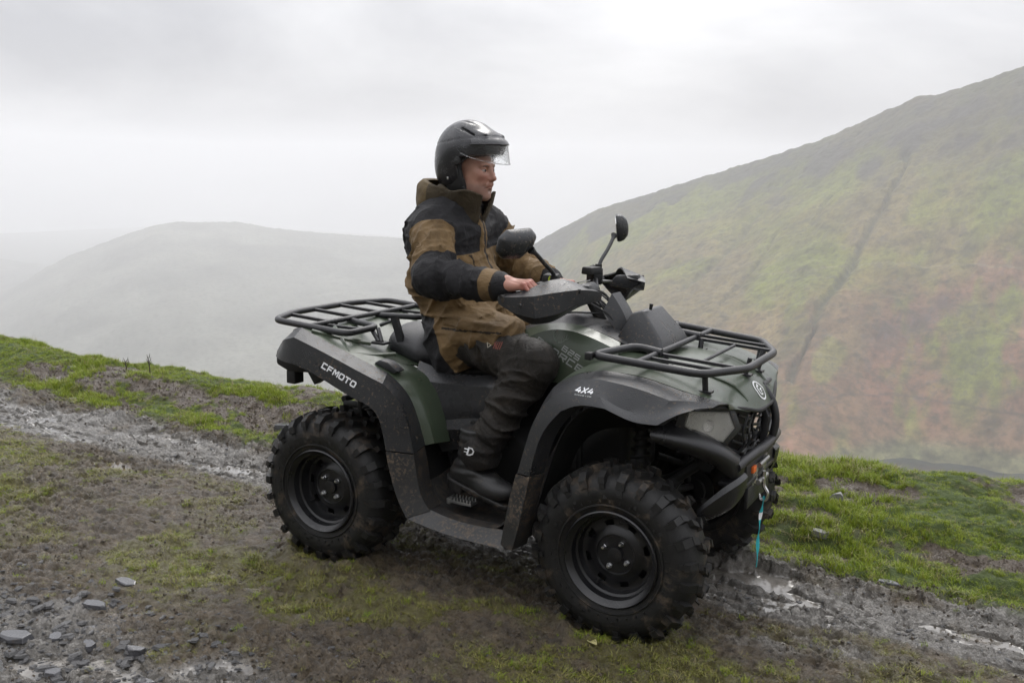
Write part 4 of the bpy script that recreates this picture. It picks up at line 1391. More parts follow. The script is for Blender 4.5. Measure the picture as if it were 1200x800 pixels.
b.tube(rounded([(.985, .10, .877), (.975, .26, .872), (.965, .30, .80), (.990, .28, .68)], .05, closed=False), .0155, 12)
b.build('bumper_bar', STEEL, quad)
b = MB().prism([(1.010, .64), (1.032, .70), (1.036, .77), (.995, .85), (.982, .842), (1.010, .77), (1.005, .70)], 'y', .045, .070)
b.build('bumper_plate', STEEL, quad, bevel=.004)
b = MB()
b.box((.98, 0, .56), (.10, .42, .016)).box((1.02, 0, .60), (.012, .38, .10)).box((1.02, 0, .50), (.012, .30, .08))
b.build('winch_mount', STEEL, quad, bevel=.003)
w_ = empty('winch', (.945, 0, .575), quad)
MB().tube([(0, -.11, 0), (0, .11, 0)], .030, 20).tube([(0, -.16, 0), (0, -.11, 0)], .040, 20).tube([(0, .11, 0), (0, .16, 0)], .040, 20).build('drum', BLK, w_)
MB().box((.074, -.085, 0.0), (.016, .025, .085)).build('fairlead_plate', ALU, w_, bevel=.003)
MB().box((.074, .085, .0), (.016, .025, .085)).build('fairlead_plate', ALU, w_, bevel=.003)
for y in (-.055, .055):
    MB().tube([(.074, y, -.038), (.074, y, .038)], .014, 14).build('roller', CHR, w_)
for z in (-.034, .034):
    MB().tube([(.092, -.062, z), (.092, .062, z)], .010, 14).build('roller', ALU, w_)
MB().box((.085, -.108, .030), (.012, .040, .024)).build('warning_label', ORG, w_, bevel=.002)
b = MB()
hk = spline([(.100, -.012, -.028), (.104, -.012, -.060), (.118, -.012, -.085), (.112, -.012, -.112), (.094, -.012, -.112), (.088, -.012, -.092)], 5)
b.tube(hk, [.008] * (len(hk) - 6) + [.007, .007, .006, .005, .004, .003], 8).tube([(.100, -.012, .0), (.100, -.012, -.03)], .009, 8)
b.tube([(.100, -.03, -.028), (.100, .006, -.028)], .007, 8)
b.build('hook', CHR, w_)
# pull strap: flat webbing folded at the hook
vs, fs = [], []
path = spline([(1.051, -.012, .475), (1.049, -.014, .44), (1.044, -.010, .40), (1.044, -.016, .35), (1.040, -.010, .30), (1.044, -.014, .25), (1.042, -.012, .188)], 5)
stw = [.012] * 4 + [.0105] * (len(path) - 4)
b = MB()
for i in range(len(path) - 1):
    p, p2 = path[i], path[i + 1]
    tw0, tw1 = .5 + .5 * math.sin(i * .5), .5 + .5 * math.sin((i + 1) * .5)
    def ringp(p, a, w2):
        dx, dy = math.cos(a), math.sin(a)
        return [p + Vector((dx * w2, dy * w2, 0)), p + Vector((-dy * .0022, dx * .0022, 0)), p - Vector((dx * w2, dy * w2, 0)), p - Vector((-dy * .0022, dx * .0022, 0))]
    r0, r1 = ringp(p, 1.1 + tw0 * .7, stw[i]), ringp(p2, 1.1 + tw1 * .7, stw[i + 1])
    b.add(r0 + r1, [(0, 1, 5, 4), (1, 2, 6, 5), (2, 3, 7, 6), (3, 0, 4, 7)] + ([(0, 3, 2, 1)] if i == 0 else []) + ([(4, 5, 6, 7)] if i == len(path) - 2 else []), 1 if 9 <= i <= 11 else 0)
b.build('pull_strap', TEAL, quad, mats=[TEAL, WHT], smooth=False, label='teal pull strap with a white band hanging from the winch hook')

# ---------------------------------------------------------------- racks
def rack_posts(parent, items):
    for a, c, wd in items:
        a, c = Vector(a), Vector(c)
        MB().tube([a, c], wd, 8).box(c + Vector((0, 0, .004)), (.05, .035, .008)).build('rack_post', STEEL, parent)
fr = empty('front_rack', (0, 0, 0), quad)
rail = [(.515, -.440, 1.026), (.905, -.400, 1.000), (1.004, -.185, .996), (1.004, .185, .996), (.905, .400, 1.000), (.515, .440, 1.026), (.575, .225, 1.034), (.690, .225, 1.024), (.690, -.225, 1.024), (.575, -.225, 1.034)]
b = MB()
b.tube(rounded([(.690, -.225, 1.024), (.585, -.215, 1.036), (.505, -.440, 1.028), (.900, -.405, 1.000), (1.004, -.190, .996), (1.004, .190, .996), (.900, .405, 1.000), (.505, .440, 1.028), (.585, .215, 1.036), (.690, .225, 1.024)], .045, closed=False), .0145, 14)
b.build('rail', STEEL, fr)
MB().tube([(.672, -.428, 1.018), (.672, .428, 1.018)], .011, 12).build('crossbar', STEEL, fr)
for y in (-.30, -.21, .21, .30):
    MB().box(((.672 + (.985 if abs(y) < .25 else .945)) / 2, y, 1.006), ((.985 if abs(y) < .25 else .945) - .672, .016, .012), Matrix.Rotation(.055, 3, 'Y')).build('slat', STEEL, fr)
MB().tube([(.84, -.21, 1.004), (.84, .21, 1.004)], .007, 8).build('crossbar', STEEL, fr)
for y in (-.452, .452):
    MB().box((.50, y, 1.026), (.026, .03, .028)).build('end_plug', BLK, fr, bevel=.004)
rack_posts(fr, [((.905, -.375, 1.0), (.902, -.345, .925), .011), ((.905, .375, 1.0), (.902, .345, .925), .011), ((.70, -.21, 1.015), (.70, -.20, .97), .011), ((.70, .21, 1.015), (.70, .20, .97), .011), ((.96, .19, 1.0), (.945, .17, .915), .011), ((.96, -.0, 1.0), (.945, -.0, .93), .009)])
rr = empty('rear_rack', (0, 0, 0), quad)
b = MB()
b.tube(rounded([(-.880, -.10, .978), (-.665, -.17, .978), (-.645, -.405, .980), (-1.045, -.412, 1.002), (-1.125, -.20, 1.004), (-1.125, .20, 1.004), (-1.045, .412, 1.002), (-.645, .405, .980), (-.665, .17, .978), (-.880, .10, .978)], .05, closed=False), .0145, 14)
b.build('rail', STEEL, rr)
MB().tube([(-.868, -.405, .990), (-.868, .405, .990)], .012, 12).build('crossbar', STEEL, rr)
for y in (-.25, -.07, .12, .28):
    MB().box((-.99, y, .996), (.25, .018, .014), Matrix.Rotation(.05, 3, 'Y')).build('slat', STEEL, rr)
for y in (-.28, .28):
    MB().box((-.76, y, .980), (.22, .016, .012)).build('slat', STEEL, rr)
for s in (-1, 1):
    for x0, x1 in ((-.66, -.60), (-.90, -.86)):
        b = MB()
        for dx in (-.018, .022):
            b.tube([(x0 + dx, -.20 * s, .975), (x1 + dx * .4, -.235 * s, .925)], .010, 8)
        b.box((x1, -.235 * s, .922), (.07, .05, .010)).build('rack_post', STEEL, rr)
for s in (-1, 1):
    MB().box((-.56, -.16 * s, .975), (.03, .022, .11), Matrix.Rotation(-.35, 3, 'Y')).tube([(-.655, -.16 * s, .985), (-.57, -.16 * s, 1.018), (-.545, -.16 * s, .93)], .009, 8).build('rack_bracket', STEEL, rr)

# ---------------------------------------------------------------- handlebar and controls
hb = empty('handlebar', (0, 0, 0), quad)
b = MB()
bar = rounded([(.135, -.46, 1.200), (.215, -.20, 1.222), (.29, -.09, 1.165), (.29, .09, 1.165), (.215, .20, 1.222), (.135, .46, 1.200)], .05, closed=False)
b.tube(bar, .0115, 12).build('bar', STEEL, hb)
for s in (-1, 1):
    MB().tube([(.135, -.465 * s, 1.200), (.178, -.315 * s, 1.212)], .0165, 14).build('grip', RUB, hb)
MB().tube([(.29, 0, 1.165), (.41, 0, .98)], .022, 14).tube([(.40, -.02, 1.17), (.47, -.03, 1.03)], .014).build('steering_stem', BLK, hb)
b = MB().box((.245, 0, 1.195), (.12, .15, .05), Matrix.Rotation(-.35, 3, 'Y'), taper=.8)
b.build('dashboard', PL, hb, bevel=.012, seg=3)
MB().box((.222, 0, 1.222), (.085, .11, .004), Matrix.Rotation(-.35, 3, 'Y')).build('display', surf_mat('dark_display', (.01, .012, .012), .08, coat=1), hb)
# bundle of cables running down from the bars
for k in range(9):
    r_ = random.Random(40 + k)
    y0 = -.10 + k * .022
    pts = spline([(.27 + r_.uniform(-.02, .02), y0 * 1.4, 1.19 + r_.uniform(0, .03)), (.34 + r_.uniform(-.01, .02), y0 * .9, 1.17 + r_.uniform(-.02, .02)), (.39 + r_.uniform(-.015, .015), y0 * .7, 1.12), (.44, y0 * .6, 1.06), (.46, y0 * .5, 1.00)], 4)
    MB().tube(pts, .0045, 6).build('cable', BLK, hb)
pts = spline([(.19, -.22, 1.19), (.23, -.21, 1.13), (.30, -.15, 1.13), (.37, -.06, 1.12)], 5)
MB().tube(pts, .004, 6).build('cable', BLK, hb)
# steering column cover
surf('column_cover', [[(.38, -.075, 1.13), (.40, -.04, 1.20), (.40, .04, 1.20), (.38, .075, 1.13)], [(.43, -.07, 1.08), (.465, -.04, 1.12), (.465, .04, 1.12), (.43, .07, 1.08)], [(.45, -.07, 1.01), (.49, -.04, 1.03), (.49, .04, 1.03), (.45, .07, 1.01)]], PL, hb, crease_cols=(1, 2), thick=.006)

def handguard(s):
    # shell wrapped round the front of the grip: rows from the outer end inward
    rows = [
        [(.140, -.440, 1.212), (.122, -.462, 1.205), (.126, -.462, 1.185), (.145, -.445, 1.170)],
        [(.185, -.425, 1.222), (.190, -.462, 1.210), (.196, -.462, 1.150), (.190, -.440, 1.125)],
        [(.225, -.400, 1.238), (.262, -.440, 1.218), (.268, -.440, 1.140), (.240, -.410, 1.100)],
        [(.262, -.345, 1.268), (.325, -.385, 1.232), (.330, -.385, 1.150), (.290, -.355, 1.100)],
        [(.300, -.290, 1.272), (.380, -.325, 1.240), (.380, -.322, 1.185), (.330, -.300, 1.135)],
        [(.335, -.240, 1.258), (.420, -.262, 1.236), (.420, -.258, 1.195), (.365, -.245, 1.165)],
        [(.360, -.215, 1.236), (.435, -.220, 1.224), (.432, -.218, 1.195), (.390, -.216, 1.182)],
    ]
    rows = [[(x, y * s, z + (.012 if j == 3 else 0)) for j, (x, y, z) in enumerate(r)] for r in rows]
    g = surf('hand_guard', rows, PL, hb, crease_cols=(1, 2), crease_rows=(2, 4), thick=.007, angle=22)
    b_ = MB()
    b_.prism([(.27, 1.20), (.30, 1.245), (.40, 1.255), (.41, 1.215), (.36, 1.19)], 'y', -.262 * s, -.225 * s)
    b_.build('guard_mount', PL, hb, bevel=.006)
    b_ = MB()
    b_.lathe([(0, .008), (-.006 * s, .0075), (-.007 * s, .0001)], (.225, -.472 * s, 1.185), (.45, 1 * 1, 0), 6)
    b_.build('guard_screw', BLK, hb)
    MB().box((.385, -.315 * s, 1.236), (.018, .010, .016)).build('guard_badge', BLK, hb, bevel=.002)
    return g
gR = handguard(1); gL = handguard(-1)
for s in (-1, 1):
    # control housings, lever, reservoir
    b = MB().box((.195, -.245 * s, 1.222), (.045, .065, .055), Matrix.Rotation(.25 * s, 3, 'Z'))
    b.build('switch_housing', BLK, hb, bevel=.008)
    MB().box((.205, -.19 * s, 1.262), (.06, .075, .032), Matrix.Rotation(.25 * s, 3, 'Z'), taper=.92).build('brake_reservoir', BLK, hb, bevel=.006)
    pts = spline([(.235, -.235 * s, 1.215), (.250, -.28 * s, 1.210), (.235, -.36 * s, 1.200), (.205, -.44 * s, 1.195)], 4)
    MB().tube(pts, .006, 8).build('brake_lever', ALU if s == -1 else BLK, hb)
MB().lathe([(0, .017), (-.003, .017), (-.003, .0001)], (.232, -.232, 1.262), (-.15, 1, 0), 20).build('lime_sticker', LIME, hb)
MB().lathe([(-.0035, .011), (-.0045, .011), (-.0045, .008), (-.0035, .008)], (.232, -.232, 1.262), (-.15, 1, 0), 16).build('sticker_mark', BLK, hb)
b = MB()
for k, (dx, dz) in enumerate(((0, .03), (.015, .0), (-.01, -.02), (.02, -.03), (-.02, .01))):
    b.lathe([(-.014, .0001), (-.014, .012), (.014, .012), (.014, .0001)], (.17 + dx, .27 + .02 * k, 1.235 + dz), (.3, 1, .2), 12)
b.box((.17, .30, 1.225), (.05, .07, .07)).build('switch_cluster', BLK, hb, bevel=.004)

# mirrors
def mirror(s, stem, c, yawd, pitchd, size):
    R_ = (Matrix.Rotation(math.radians(yawd), 3, 'Z') @ Matrix.Rotation(math.radians(pitchd), 3, 'Y'))
    a_, h_ = size
    e = empty('mirror', (0, 0, 0), hb)
    # housing: domed back (towards +x), flat glass facing back (-x)
    ol = [(-1.0, -.45), (-.95, .45), (-.60, .95), (.75, 1.05), (1.12, .62), (1.0, -.15), (.25, -1.0), (-.62, -.95)]
    rows = []
    for f_, dpt in ((1.0, -.006), (1.04, .006), (.92, .026), (.62, .042), (.25, .048)):
        rows.append([Vector(c) + R_ @ Vector((dpt, p[0] * a_ * f_, p[1] * h_ * f_)) for p in ol])
    b = MB()
    n = len(ol)
    vs = [v for r in rows for v in r]
    fs = [(i * n + k, i * n + (k + 1) % n, (i + 1) * n + (k + 1) % n, (i + 1) * n + k) for i in range(4) for k in range(n)]
    fs += [tuple(4 * n + k for k in range(n)), tuple(range(n - 1, -1, -1))]
    b.add(vs, fs)
    b.build('mirror_housing', PL, e, bevel=.007, seg=2, angle=30)
    MB().add([Vector(c) + R_ @ Vector((-.0075, p[0] * a_ * .84, p[1] * h_ * .84)) for p in ol] + [Vector(c) + R_ @ Vector((-.0045, p[0] * a_ * .84, p[1] * h_ * .84)) for p in ol],
             [tuple(range(n)), tuple(range(2 * n - 1, n - 1, -1))] + [(k, (k + 1) % n, n + (k + 1) % n, n + k) for k in range(n)]).build('mirror_glass', surf_mat('mirror_glass', (.8, .8, .8), .04, metal=1, var=0) if 'mirror_glass' not in bpy.data.materials else bpy.data.materials['mirror_glass'], e, smooth=False)
    pts = spline(stem, 6)
    MB().tube(pts, [.0085] * (len(pts) - 5) + [.010, .012, .014, .016, .016], 10).build('mirror_stem', PL, e)
    MB().tube([Vector(stem[0]) - Vector((0, 0, .025)), Vector(stem[0]) + Vector((0, 0, .018))], .015, 12).build('mirror_base', BLK, e)
    return e
mirror(1, [(.245, -.245, 1.262), (.247, -.26, 1.290), (.24, -.31, 1.325), (.225, -.355, 1.365), (.215, -.385, 1.385)], (.170, -.435, 1.408), -20, 14, (.082, .056))
mirror(-1, [(.20, .27, 1.265), (.203, .29, 1.30), (.212, .335, 1.345), (.215, .375, 1.385), (.215, .395, 1.405)], (.212, .435, 1.432), 24, -6, (.040, .060))
# ================================================================== rider
def cloth_mat(name, cols, rough=0.8, wet=0.25, mud=0.0):
    """two cloths on one garment: attribute 'panel' > 0 picks the second, 'panel2' > 0 the third"""
    m, nt, b = new_mat(name)
    co = nt.nodes.new('ShaderNodeTexCoord').outputs['Object']
    def at(nm):
        a = nt.nodes.new('ShaderNodeAttribute'); a.attribute_name = nm; return a.outputs['Fac']
    n = _noise(nt, 9, 8, 0.65, co)
    nf = _noise(nt, 420, 2, 0.5, co)
    def tone(c, k=0.28):
        return _mix(nt, _ramp(nt, n.outputs['Fac'], 0.33, 0.68).outputs['Color'], tuple(x * (1 - k) for x in c), tuple(x * (1 + k) for x in c))
    c = tone(cols[0])
    if len(cols) > 1:
        c = _mix(nt, _ramp(nt, at('panel'), 0.48, 0.52).outputs['Color'], c, tone(cols[1]))
    if len(cols) > 2:
        c = _mix(nt, _ramp(nt, at('panel2'), 0.48, 0.52).outputs['Color'], c, tone(cols[2]))
    if mud > 0:
        c = _mix(nt, _math(nt, 'MULTIPLY', _ramp(nt, _noise(nt, 13, 9, .72, co, .5).outputs['Fac'], .52, .72).outputs['Color'], mud), c, tuple(x * .75 for x in MUD))
    nt.links.new(c, b.inputs['Base Color'])
    w_ = _noise(nt, 4, 6, 0.6, co)
    nt.links.new(_ramp(nt, w_.outputs['Fac'], 0.4, 0.65, (rough,) * 3 + (1,), (rough - wet,) * 3 + (1,)).outputs['Color'], b.inputs['Roughness'])
    b.inputs['Specular IOR Level'].default_value = 0.22
    b.inputs['Sheen Weight'].default_value = 0.02
    h = _math(nt, 'ADD', _math(nt, 'MULTIPLY', nf.outputs['Fac'], 0.25), _math(nt, 'MULTIPLY', _noise(nt, 24, 7, 0.62, co, 1.2).outputs['Fac'], 1.6))
    _bump(nt, b, h, 0.6, 0.010)
    return m
JACKET = cloth_mat('jacket_cloth', [(0.150, 0.096, 0.043), (0.0145, 0.014, 0.0155), (0.020, 0.014, 0.009)])
TROUS = cloth_mat('trouser_cloth', [(0.0195, 0.0168, 0.0138), (0.0135, 0.012, 0.011)], 0.7, 0.25, .3)
def skin_mat():
    m, nt, b = new_mat('skin')
    co = nt.nodes.new('ShaderNodeTexCoord').outputs['Object']
    n = _noise(nt, 26, 6, 0.6, co)
    c = _mix(nt, _ramp(nt, n.outputs['Fac'], 0.35, 0.68).outputs['Color'], (0.38, 0.195, 0.14), (0.47, 0.26, 0.19))
    a = nt.nodes.new('ShaderNodeAttribute'); a.attribute_name = 'flush'
    c = _mix(nt, a.outputs['Fac'], c, (0.36, 0.125, 0.095))
    a2 = nt.nodes.new('ShaderNodeAttribute'); a2.attribute_name = 'stubble'
    c = _mix(nt, a2.outputs['Fac'], c, (0.19, 0.13, 0.11))
    nt.links.new(c, b.inputs['Base Color'])
    b.inputs['Roughness'].default_value = 0.48
    b.inputs['Subsurface Weight'].default_value = 0.12
    b.inputs['Subsurface Radius'].default_value = (0.012, 0.005, 0.003)
    _bump(nt, b, _noise(nt, 240, 3, 0.6, co).outputs['Fac'], 0.25, 0.001)
    return m
SKIN = skin_mat()
HELM = surf_mat('helmet_shell', (0.018, 0.018, 0.021), 0.30, var=0.06, drops=1.2, coat=0.2)
HELM2 = surf_mat('helmet_vent_plastic', (0.018, 0.018, 0.019), 0.35, var=0.1, drops=0.3)
BOOT = surf_mat('wet_boot_leather', (0.018, 0.018, 0.018), 0.42, var=0.2, dirt=0.25, dirt_scale=14, grain=0.6)
HAIR = surf_mat('grey_stubble', (0.16, 0.13, 0.11), 0.8, var=0.2)
EYEW = surf_mat('eye_white', (0.60, 0.55, 0.52), 0.15, var=0.03)
IRIS = surf_mat('iris', (0.05, 0.05, 0.05), 0.1, var=0.1)
STRAP = surf_mat('strap_webbing', (0.02, 0.02, 0.02), 0.7, grain=1)
VIS = glass_mat('clear_wet_visor', (0.97, 0.98, 0.985), 0.02, 1.0)

SEATP = Vector((-.36, 0, .93))
person = tag(empty('person', SEATP), 'rider in a brown and black hooded jacket and open-face helmet sitting on the quad bike', 'person')
def rel(v): return v - np.array(SEATP)
def fold(F, a, b, lam, amp, seed, twist=0.0, sharp=1.6):
    """creases that run round a limb from a to b: amplitude amp, spacing lam"""
    a, b = np.array(a), np.array(b)
    d = b - a; L_ = np.linalg.norm(d); d = d / L_
    s = (F.X - a[0]) * d[0] + (F.Y - a[1]) * d[1] + (F.Z - a[2]) * d[2]
    # a second direction gives slant to the creases
    u = np.cross(d, [0, 1, 0.3]); u /= np.linalg.norm(u)
    t = F.X * u[0] + F.Y * u[1] + F.Z * u[2]
    w2 = np.cross(d, u)
    r = F.X * w2[0] + F.Y * w2[1] + F.Z * w2[2]
    wp = vnoise(F.X * 7, F.Y * 7, F.Z * 7, seed + 1) * .8
    k = 1.0 / lam
    n1 = vnoise((s + twist * t) * k + wp, t * k * .30, r * k * .30, seed)
    n2 = vnoise((s - .6 * twist * r) * k * 1.9 + wp, t * k * .55 + 5, r * k * .55, seed + 2)
    # narrow crests standing out of flat cloth
    f_ = (1 - np.abs(n1)) ** 4 * 1.25 + .55 * (1 - np.abs(n2)) ** 4 - .38
    env = np.exp(-((s - L_ / 2) / (L_ * .66)) ** 4)
    return -amp * f_ * env * 1.15

ELB = (-.215, -.385, 1.245); WR = (.085, -.392, 1.238); SHR = (-.355, -.205, 1.430)
ELL = (-.255, .375, 1.235); WL = (-.015, .245, 1.195); SHL = (-.330, .200, 1.430)
# ---------------------------------------------------------------- jacket
F = Field((-.74, -.52, .70), (.22, .48, 1.62), .0058)
d = F.cap((-.262, 0, .99), (-.362, 0, 1.18), .145, .152, .74)
d = smin(d, F.cap((-.362, 0, 1.18), (-.390, 0, 1.36), .154, .153, .66), .06)
d = smin(d, F.cap((-.385, -.135, 1.435), (-.375, .135, 1.435), .098, .098), .10)
d = smin(d, F.ell((-.385, 0, 1.48), (.12, .15, .085)), .06)
# front hanging over the belly, blousing above the hem
d = smin(d, F.ell((-.280, -.02, 1.11), (.145, .195, .15)), .06)
# skirt over both thighs and round the seat
for s in (-1, 1):
    d = smin(d, F.cap((-.265, .13 * s, .985), (.000, .205 * s, 1.000), .140, .100), .05)
    d = smin(d, F.ell((-.258, .155 * s, .93), (.105, .120, .135)), .05)
F.d = d
torso_d = d.copy()
# sleeves
sr = smin(F.cap(SHR, ELB, .088, .074), F.cap(ELB, WR, .075, .050), .035)
sl_ = smin(F.cap(SHL, ELL, .086, .073), F.cap(ELL, WL, .073, .050), .035)
sr = sr + fold(F, SHR, ELB, .048, .0105, 11, .5) + fold(F, (-.27, -.36, 1.25), WR, .042, .0105, 12, .35)
sl_ = sl_ + fold(F, SHL, ELL, .048, .010, 13, .5) + fold(F, ELL, WL, .042, .010, 14, .3)
# torso creases: long soft pulls, plus gathers at the waist
tors = fold(F, (-.50, -.2, 1.45), (-.20, .0, .92), .080, .0100, 15, .8) + fold(F, (-.45, 0, 1.02), (-.20, 0, 1.25), .055, .0085, 16, 1.4)
F.d = F.d + tors + .004 * vnoise(F.X * 14, F.Y * 14, F.Z * 14, 17)
F.d = smin(F.d, np.minimum(sr, sl_), .028)
sleeve = np.minimum(sr, sl_)
# cuffs
for w_, e_ in ((WR, ELB), (WL, ELL)):
    a, b_ = np.array(w_), np.array(e_)
    dd = (a - b_) / np.linalg.norm(a - b_)
    F.add(F.cap(tuple(a - dd * .045), tuple(a - dd * .012), .060, .058), .006)
    F.add(F.cap(tuple(a - dd * .00), tuple(a + dd * .030), .047, .043), .006)
# pocket flaps and placket, raised a few millimetres
def patch_on(F, c, hs, rot=None):
    bx = F.box(c, hs, .004, rot)
    return bx
raise_ = np.zeros_like(F.d)
def raise_where(mask_d, amt):
    global raise_
    raise_ = np.maximum(raise_, amt * (1 - np.clip((mask_d + .004) / .006, 0, 1)))
raise_where(F.box((-.10, -.25, 1.055), (.16, .16, .022), .01, Matrix.Rotation(.05, 3, 'Y')), .010)
raise_where(F.box((-.20, -.10, 1.27), (.10, .030, .055), .01, Matrix.Rotation(.35, 3, 'Z')), .006)
raise_where(F.box((-.19, -.005, 1.28), (.16, .022, .22), .01), .007)
F.d = F.d - raise_
# neck opening
F.sub(F.cap((-.36, 0, 1.50), (-.325, 0, 1.75), .066, .085), .02)
# flat hem: cut the skirt along the lap, lower at the side
hem = 0.935 - 0.52 * (F.X + .08) * (F.X > -.08) * 0 + 0 * F.X
cut = (0.985 + 0.30 * (F.X + .10)) - F.Z
cut = np.where(np.abs(F.Y) > .18, (0.80 + 0.52 * np.maximum(F.X + .26, 0)) - F.Z, cut)
cut = cut - .010 * vnoise(F.X * 9, F.Y * 9, F.Z * 0, 18)
F.d = np.maximum(F.d, np.minimum(cut, .02))
# leg openings so the cloth reads as a shell over the thighs
v, q = F.mesh()
v = relax(v, q, 1, .4)
X_, Y_, Z_ = v[:, 0], v[:, 1], v[:, 2]
def seg_t(a, b):
    a, b = np.array(a), np.array(b)
    d = b - a
    t = ((v - a) @ d) / (d @ d)
    dist = np.linalg.norm(v - a - np.clip(t, 0, 1)[:, None] * d, axis=1)
    return t, dist
tu, du = seg_t(SHR, ELB); tf, df = seg_t(ELB, WR)
tu2, du2 = seg_t(SHL, ELL); tf2, df2 = seg_t(ELL, WL)
on_arm = np.minimum(np.minimum(du, df), np.minimum(du2, df2)) < .105
def softstep(x, w_=.006): return np.clip(.5 + x / (2 * w_), 0, 1)
# dark yoke over chest, back and shoulder tops
yoke = softstep(Z_ - (1.335 + .25 * np.maximum(0, -X_ - .42) * 0 + .02 * np.sin(Y_ * 6)))
arm_side = np.where(Y_ < 0, -Y_ - .165 - .25 * (X_ + .36), Y_ - .165) > 0
yoke = np.where(arm_side, softstep(.14 - np.where(Y_ < 0, tu, tu2), .015), yoke)
forearm = np.where(Y_ < 0, softstep(tf + .18 - .0 * Z_, .03) * softstep(.035 + (tu - .62) * .5 + (1.36 - Z_) * .0, .004), 0)
elb = np.zeros(len(v))
mR = (np.minimum(du, df) < .125) & (Y_ < -.20) & arm_side
elb = np.where(mR, softstep(tu - .78 + .9 * (X_ + .25), .015) * softstep(.80 - tf, .012), 0)
cuff = np.where((np.minimum(df, df2) < .075) & (np.where(Y_ < 0, tf, tf2) > .97), 1.0, 0)
# dark side gore at the back of the hem
gore = softstep(.985 - Z_ + (X_ + .235) * -1.3, .006) * softstep(-.262 - X_ + (Z_ - .95) * -.45, .008)
panel = np.maximum.reduce([yoke, elb, cuff, gore * (Z_ < 1.06)])
zip_ = (np.abs(Y_ + .005) < .006) & (X_ > -.36) & (Z_ > 1.1)
panel = np.where(zip_, 1, panel)
plk = (np.abs(Y_ + .005) < .024) & (X_ > -.33) & (Z_ > 1.1) & (Z_ < 1.5)
panel = np.where(plk & ~zip_, 0, panel)
jk = meshobj('jacket', rel(v), q, JACKET, person)
vattr(jk, 'panel', panel); seam = np.zeros(len(v))
right = (Y_ < -.05) & ~on_arm
seam = np.where(right & (np.abs(Z_ - 1.032 - .05 * (X_ + .1)) < .0035) & (X_ > -.26) & (X_ < .05), 1, seam)
seam = np.where((np.abs(Y_ + .105) < .0045) & (X_ > -.34) & (Z_ > 1.20) & (Z_ < 1.32), 1, seam)
seam = np.where((np.abs(Y_ - .095) < .0045) & (X_ > -.34) & (Z_ > 1.20) & (Z_ < 1.32), 1, seam)
ring_ = np.where(Y_ < 0, tf, tf2)
seam = np.where(on_arm & (np.abs(ring_ - .985) < .012) & (np.minimum(df, df2) < .08), 1, seam)
vattr(jk, 'panel2', seam)

# hood and high collar: thin sheets standing round the neck
F = Field((-.60, -.24, 1.38), (-.06, .22, 1.72), .006)
nz = vnoise(F.X * 12, F.Y * 12, F.Z * 12, 21) * .010 + vnoise(F.X * 26, F.Y * 26, F.Z * 26, 22) * .004
# collar: leaning ring open at the front
cx, cz = F.X + .325, F.Z
ra = np.sqrt((cx * .92) ** 2 + (F.Y * 1.0) ** 2)
rad = .094 + (.10 + .30 * np.clip((F.X + .33) / .06, 0, 1)) * (F.Z - 1.50)
sheet = np.abs(ra - rad + nz * .8) - .009
top = 1.595 - .14 * np.clip(cx, -.08, .12) + .008 * np.sin(np.arctan2(F.Y, cx) * 5)
sheet = np.maximum(sheet, np.maximum(F.Z - top, 1.42 - F.Z))
gap = np.maximum(np.abs(F.Y + .012) - (.010 + .30 * np.maximum(F.Z - 1.47, 0)), -(cx))
F.d = np.maximum(sheet, -gap)
# rolled back hood lying behind the neck
hd = F.ell((-.432, -.01, 1.572), (.078, .140, .072))
hd = np.abs(hd + nz) - .011
hd = np.maximum(hd, F.Z - (1.640 - .55 * (F.X + .46) * (F.X < -.46) * 0 - .35 * (F.X + .50)))
F.add(hd, .012)
F.add(F.cap((-.450, -.10, 1.50), (-.450, .10, 1.50), .046, .046) + nz, .03)
F.add(F.cap((-.44, -.13, 1.535), (-.33, -.075, 1.515), .030, .022) + nz * .5, .02)
F.add(F.cap((-.44, .13, 1.535), (-.33, .075, 1.515), .030, .022) + nz * .5, .02)
v, q = F.mesh(); v = relax(v, q, 2, .4)
hd_ = meshobj('hood', rel(v), q, cloth_mat('hood_cloth', [(0.055, 0.043, 0.027), (0.115, 0.084, 0.044)]), person)
vattr(hd_, 'panel', softstep(-.42 - v[:, 0], .02)); 

# ---------------------------------------------------------------- trousers
F = Field((-.56, -.50, .44), (.38, .50, 1.12), .0062)
d = F.cap((-.305, 0, .965), (-.24, 0, .975), .115, .12, .66)
legs = []
for s in (-1, 1):
    H_, K_, A_ = (-.235, .14 * s, .985), (.190, .285 * s, .930), (.000, .375 * s, .565)
    th = F.cap(H_, K_, .112, .082) + fold(F, H_, K_, .070, .012, 24, .9) 
    sh = F.cap(K_, A_, .080, .070) + fold(F, K_, A_, .055, .0145, 26, .55)
    kn = F.ell((.215, .288 * s, .930), (.066, .070, .070))
    leg = smin(smin(th, sh, .05), kn, .03)
    # stacked cloth above the boot
    leg = smin(leg, F.cap((.003, .375 * s, .58), (.01, .375 * s, .545), .078, .076) + fold(F, K_, A_, .032, .010, 27, .2), .02)
    d = smin(d, leg, .03)
F.d = d + .003 * vnoise(F.X * 17, F.Y * 17, F.Z * 17, 28)
F.d = np.maximum(F.d, .505 - F.Z + .08 * (F.X))
v, q = F.mesh(); v = relax(v, q, 1, .3)
tr = meshobj('trousers', rel(v), q, TROUS, person)
tK, dK = v[:, 0], None
vattr(tr, 'panel', softstep(v[:, 0] * 0 + (v[:, 2] < .66) * 1.0 - .5))

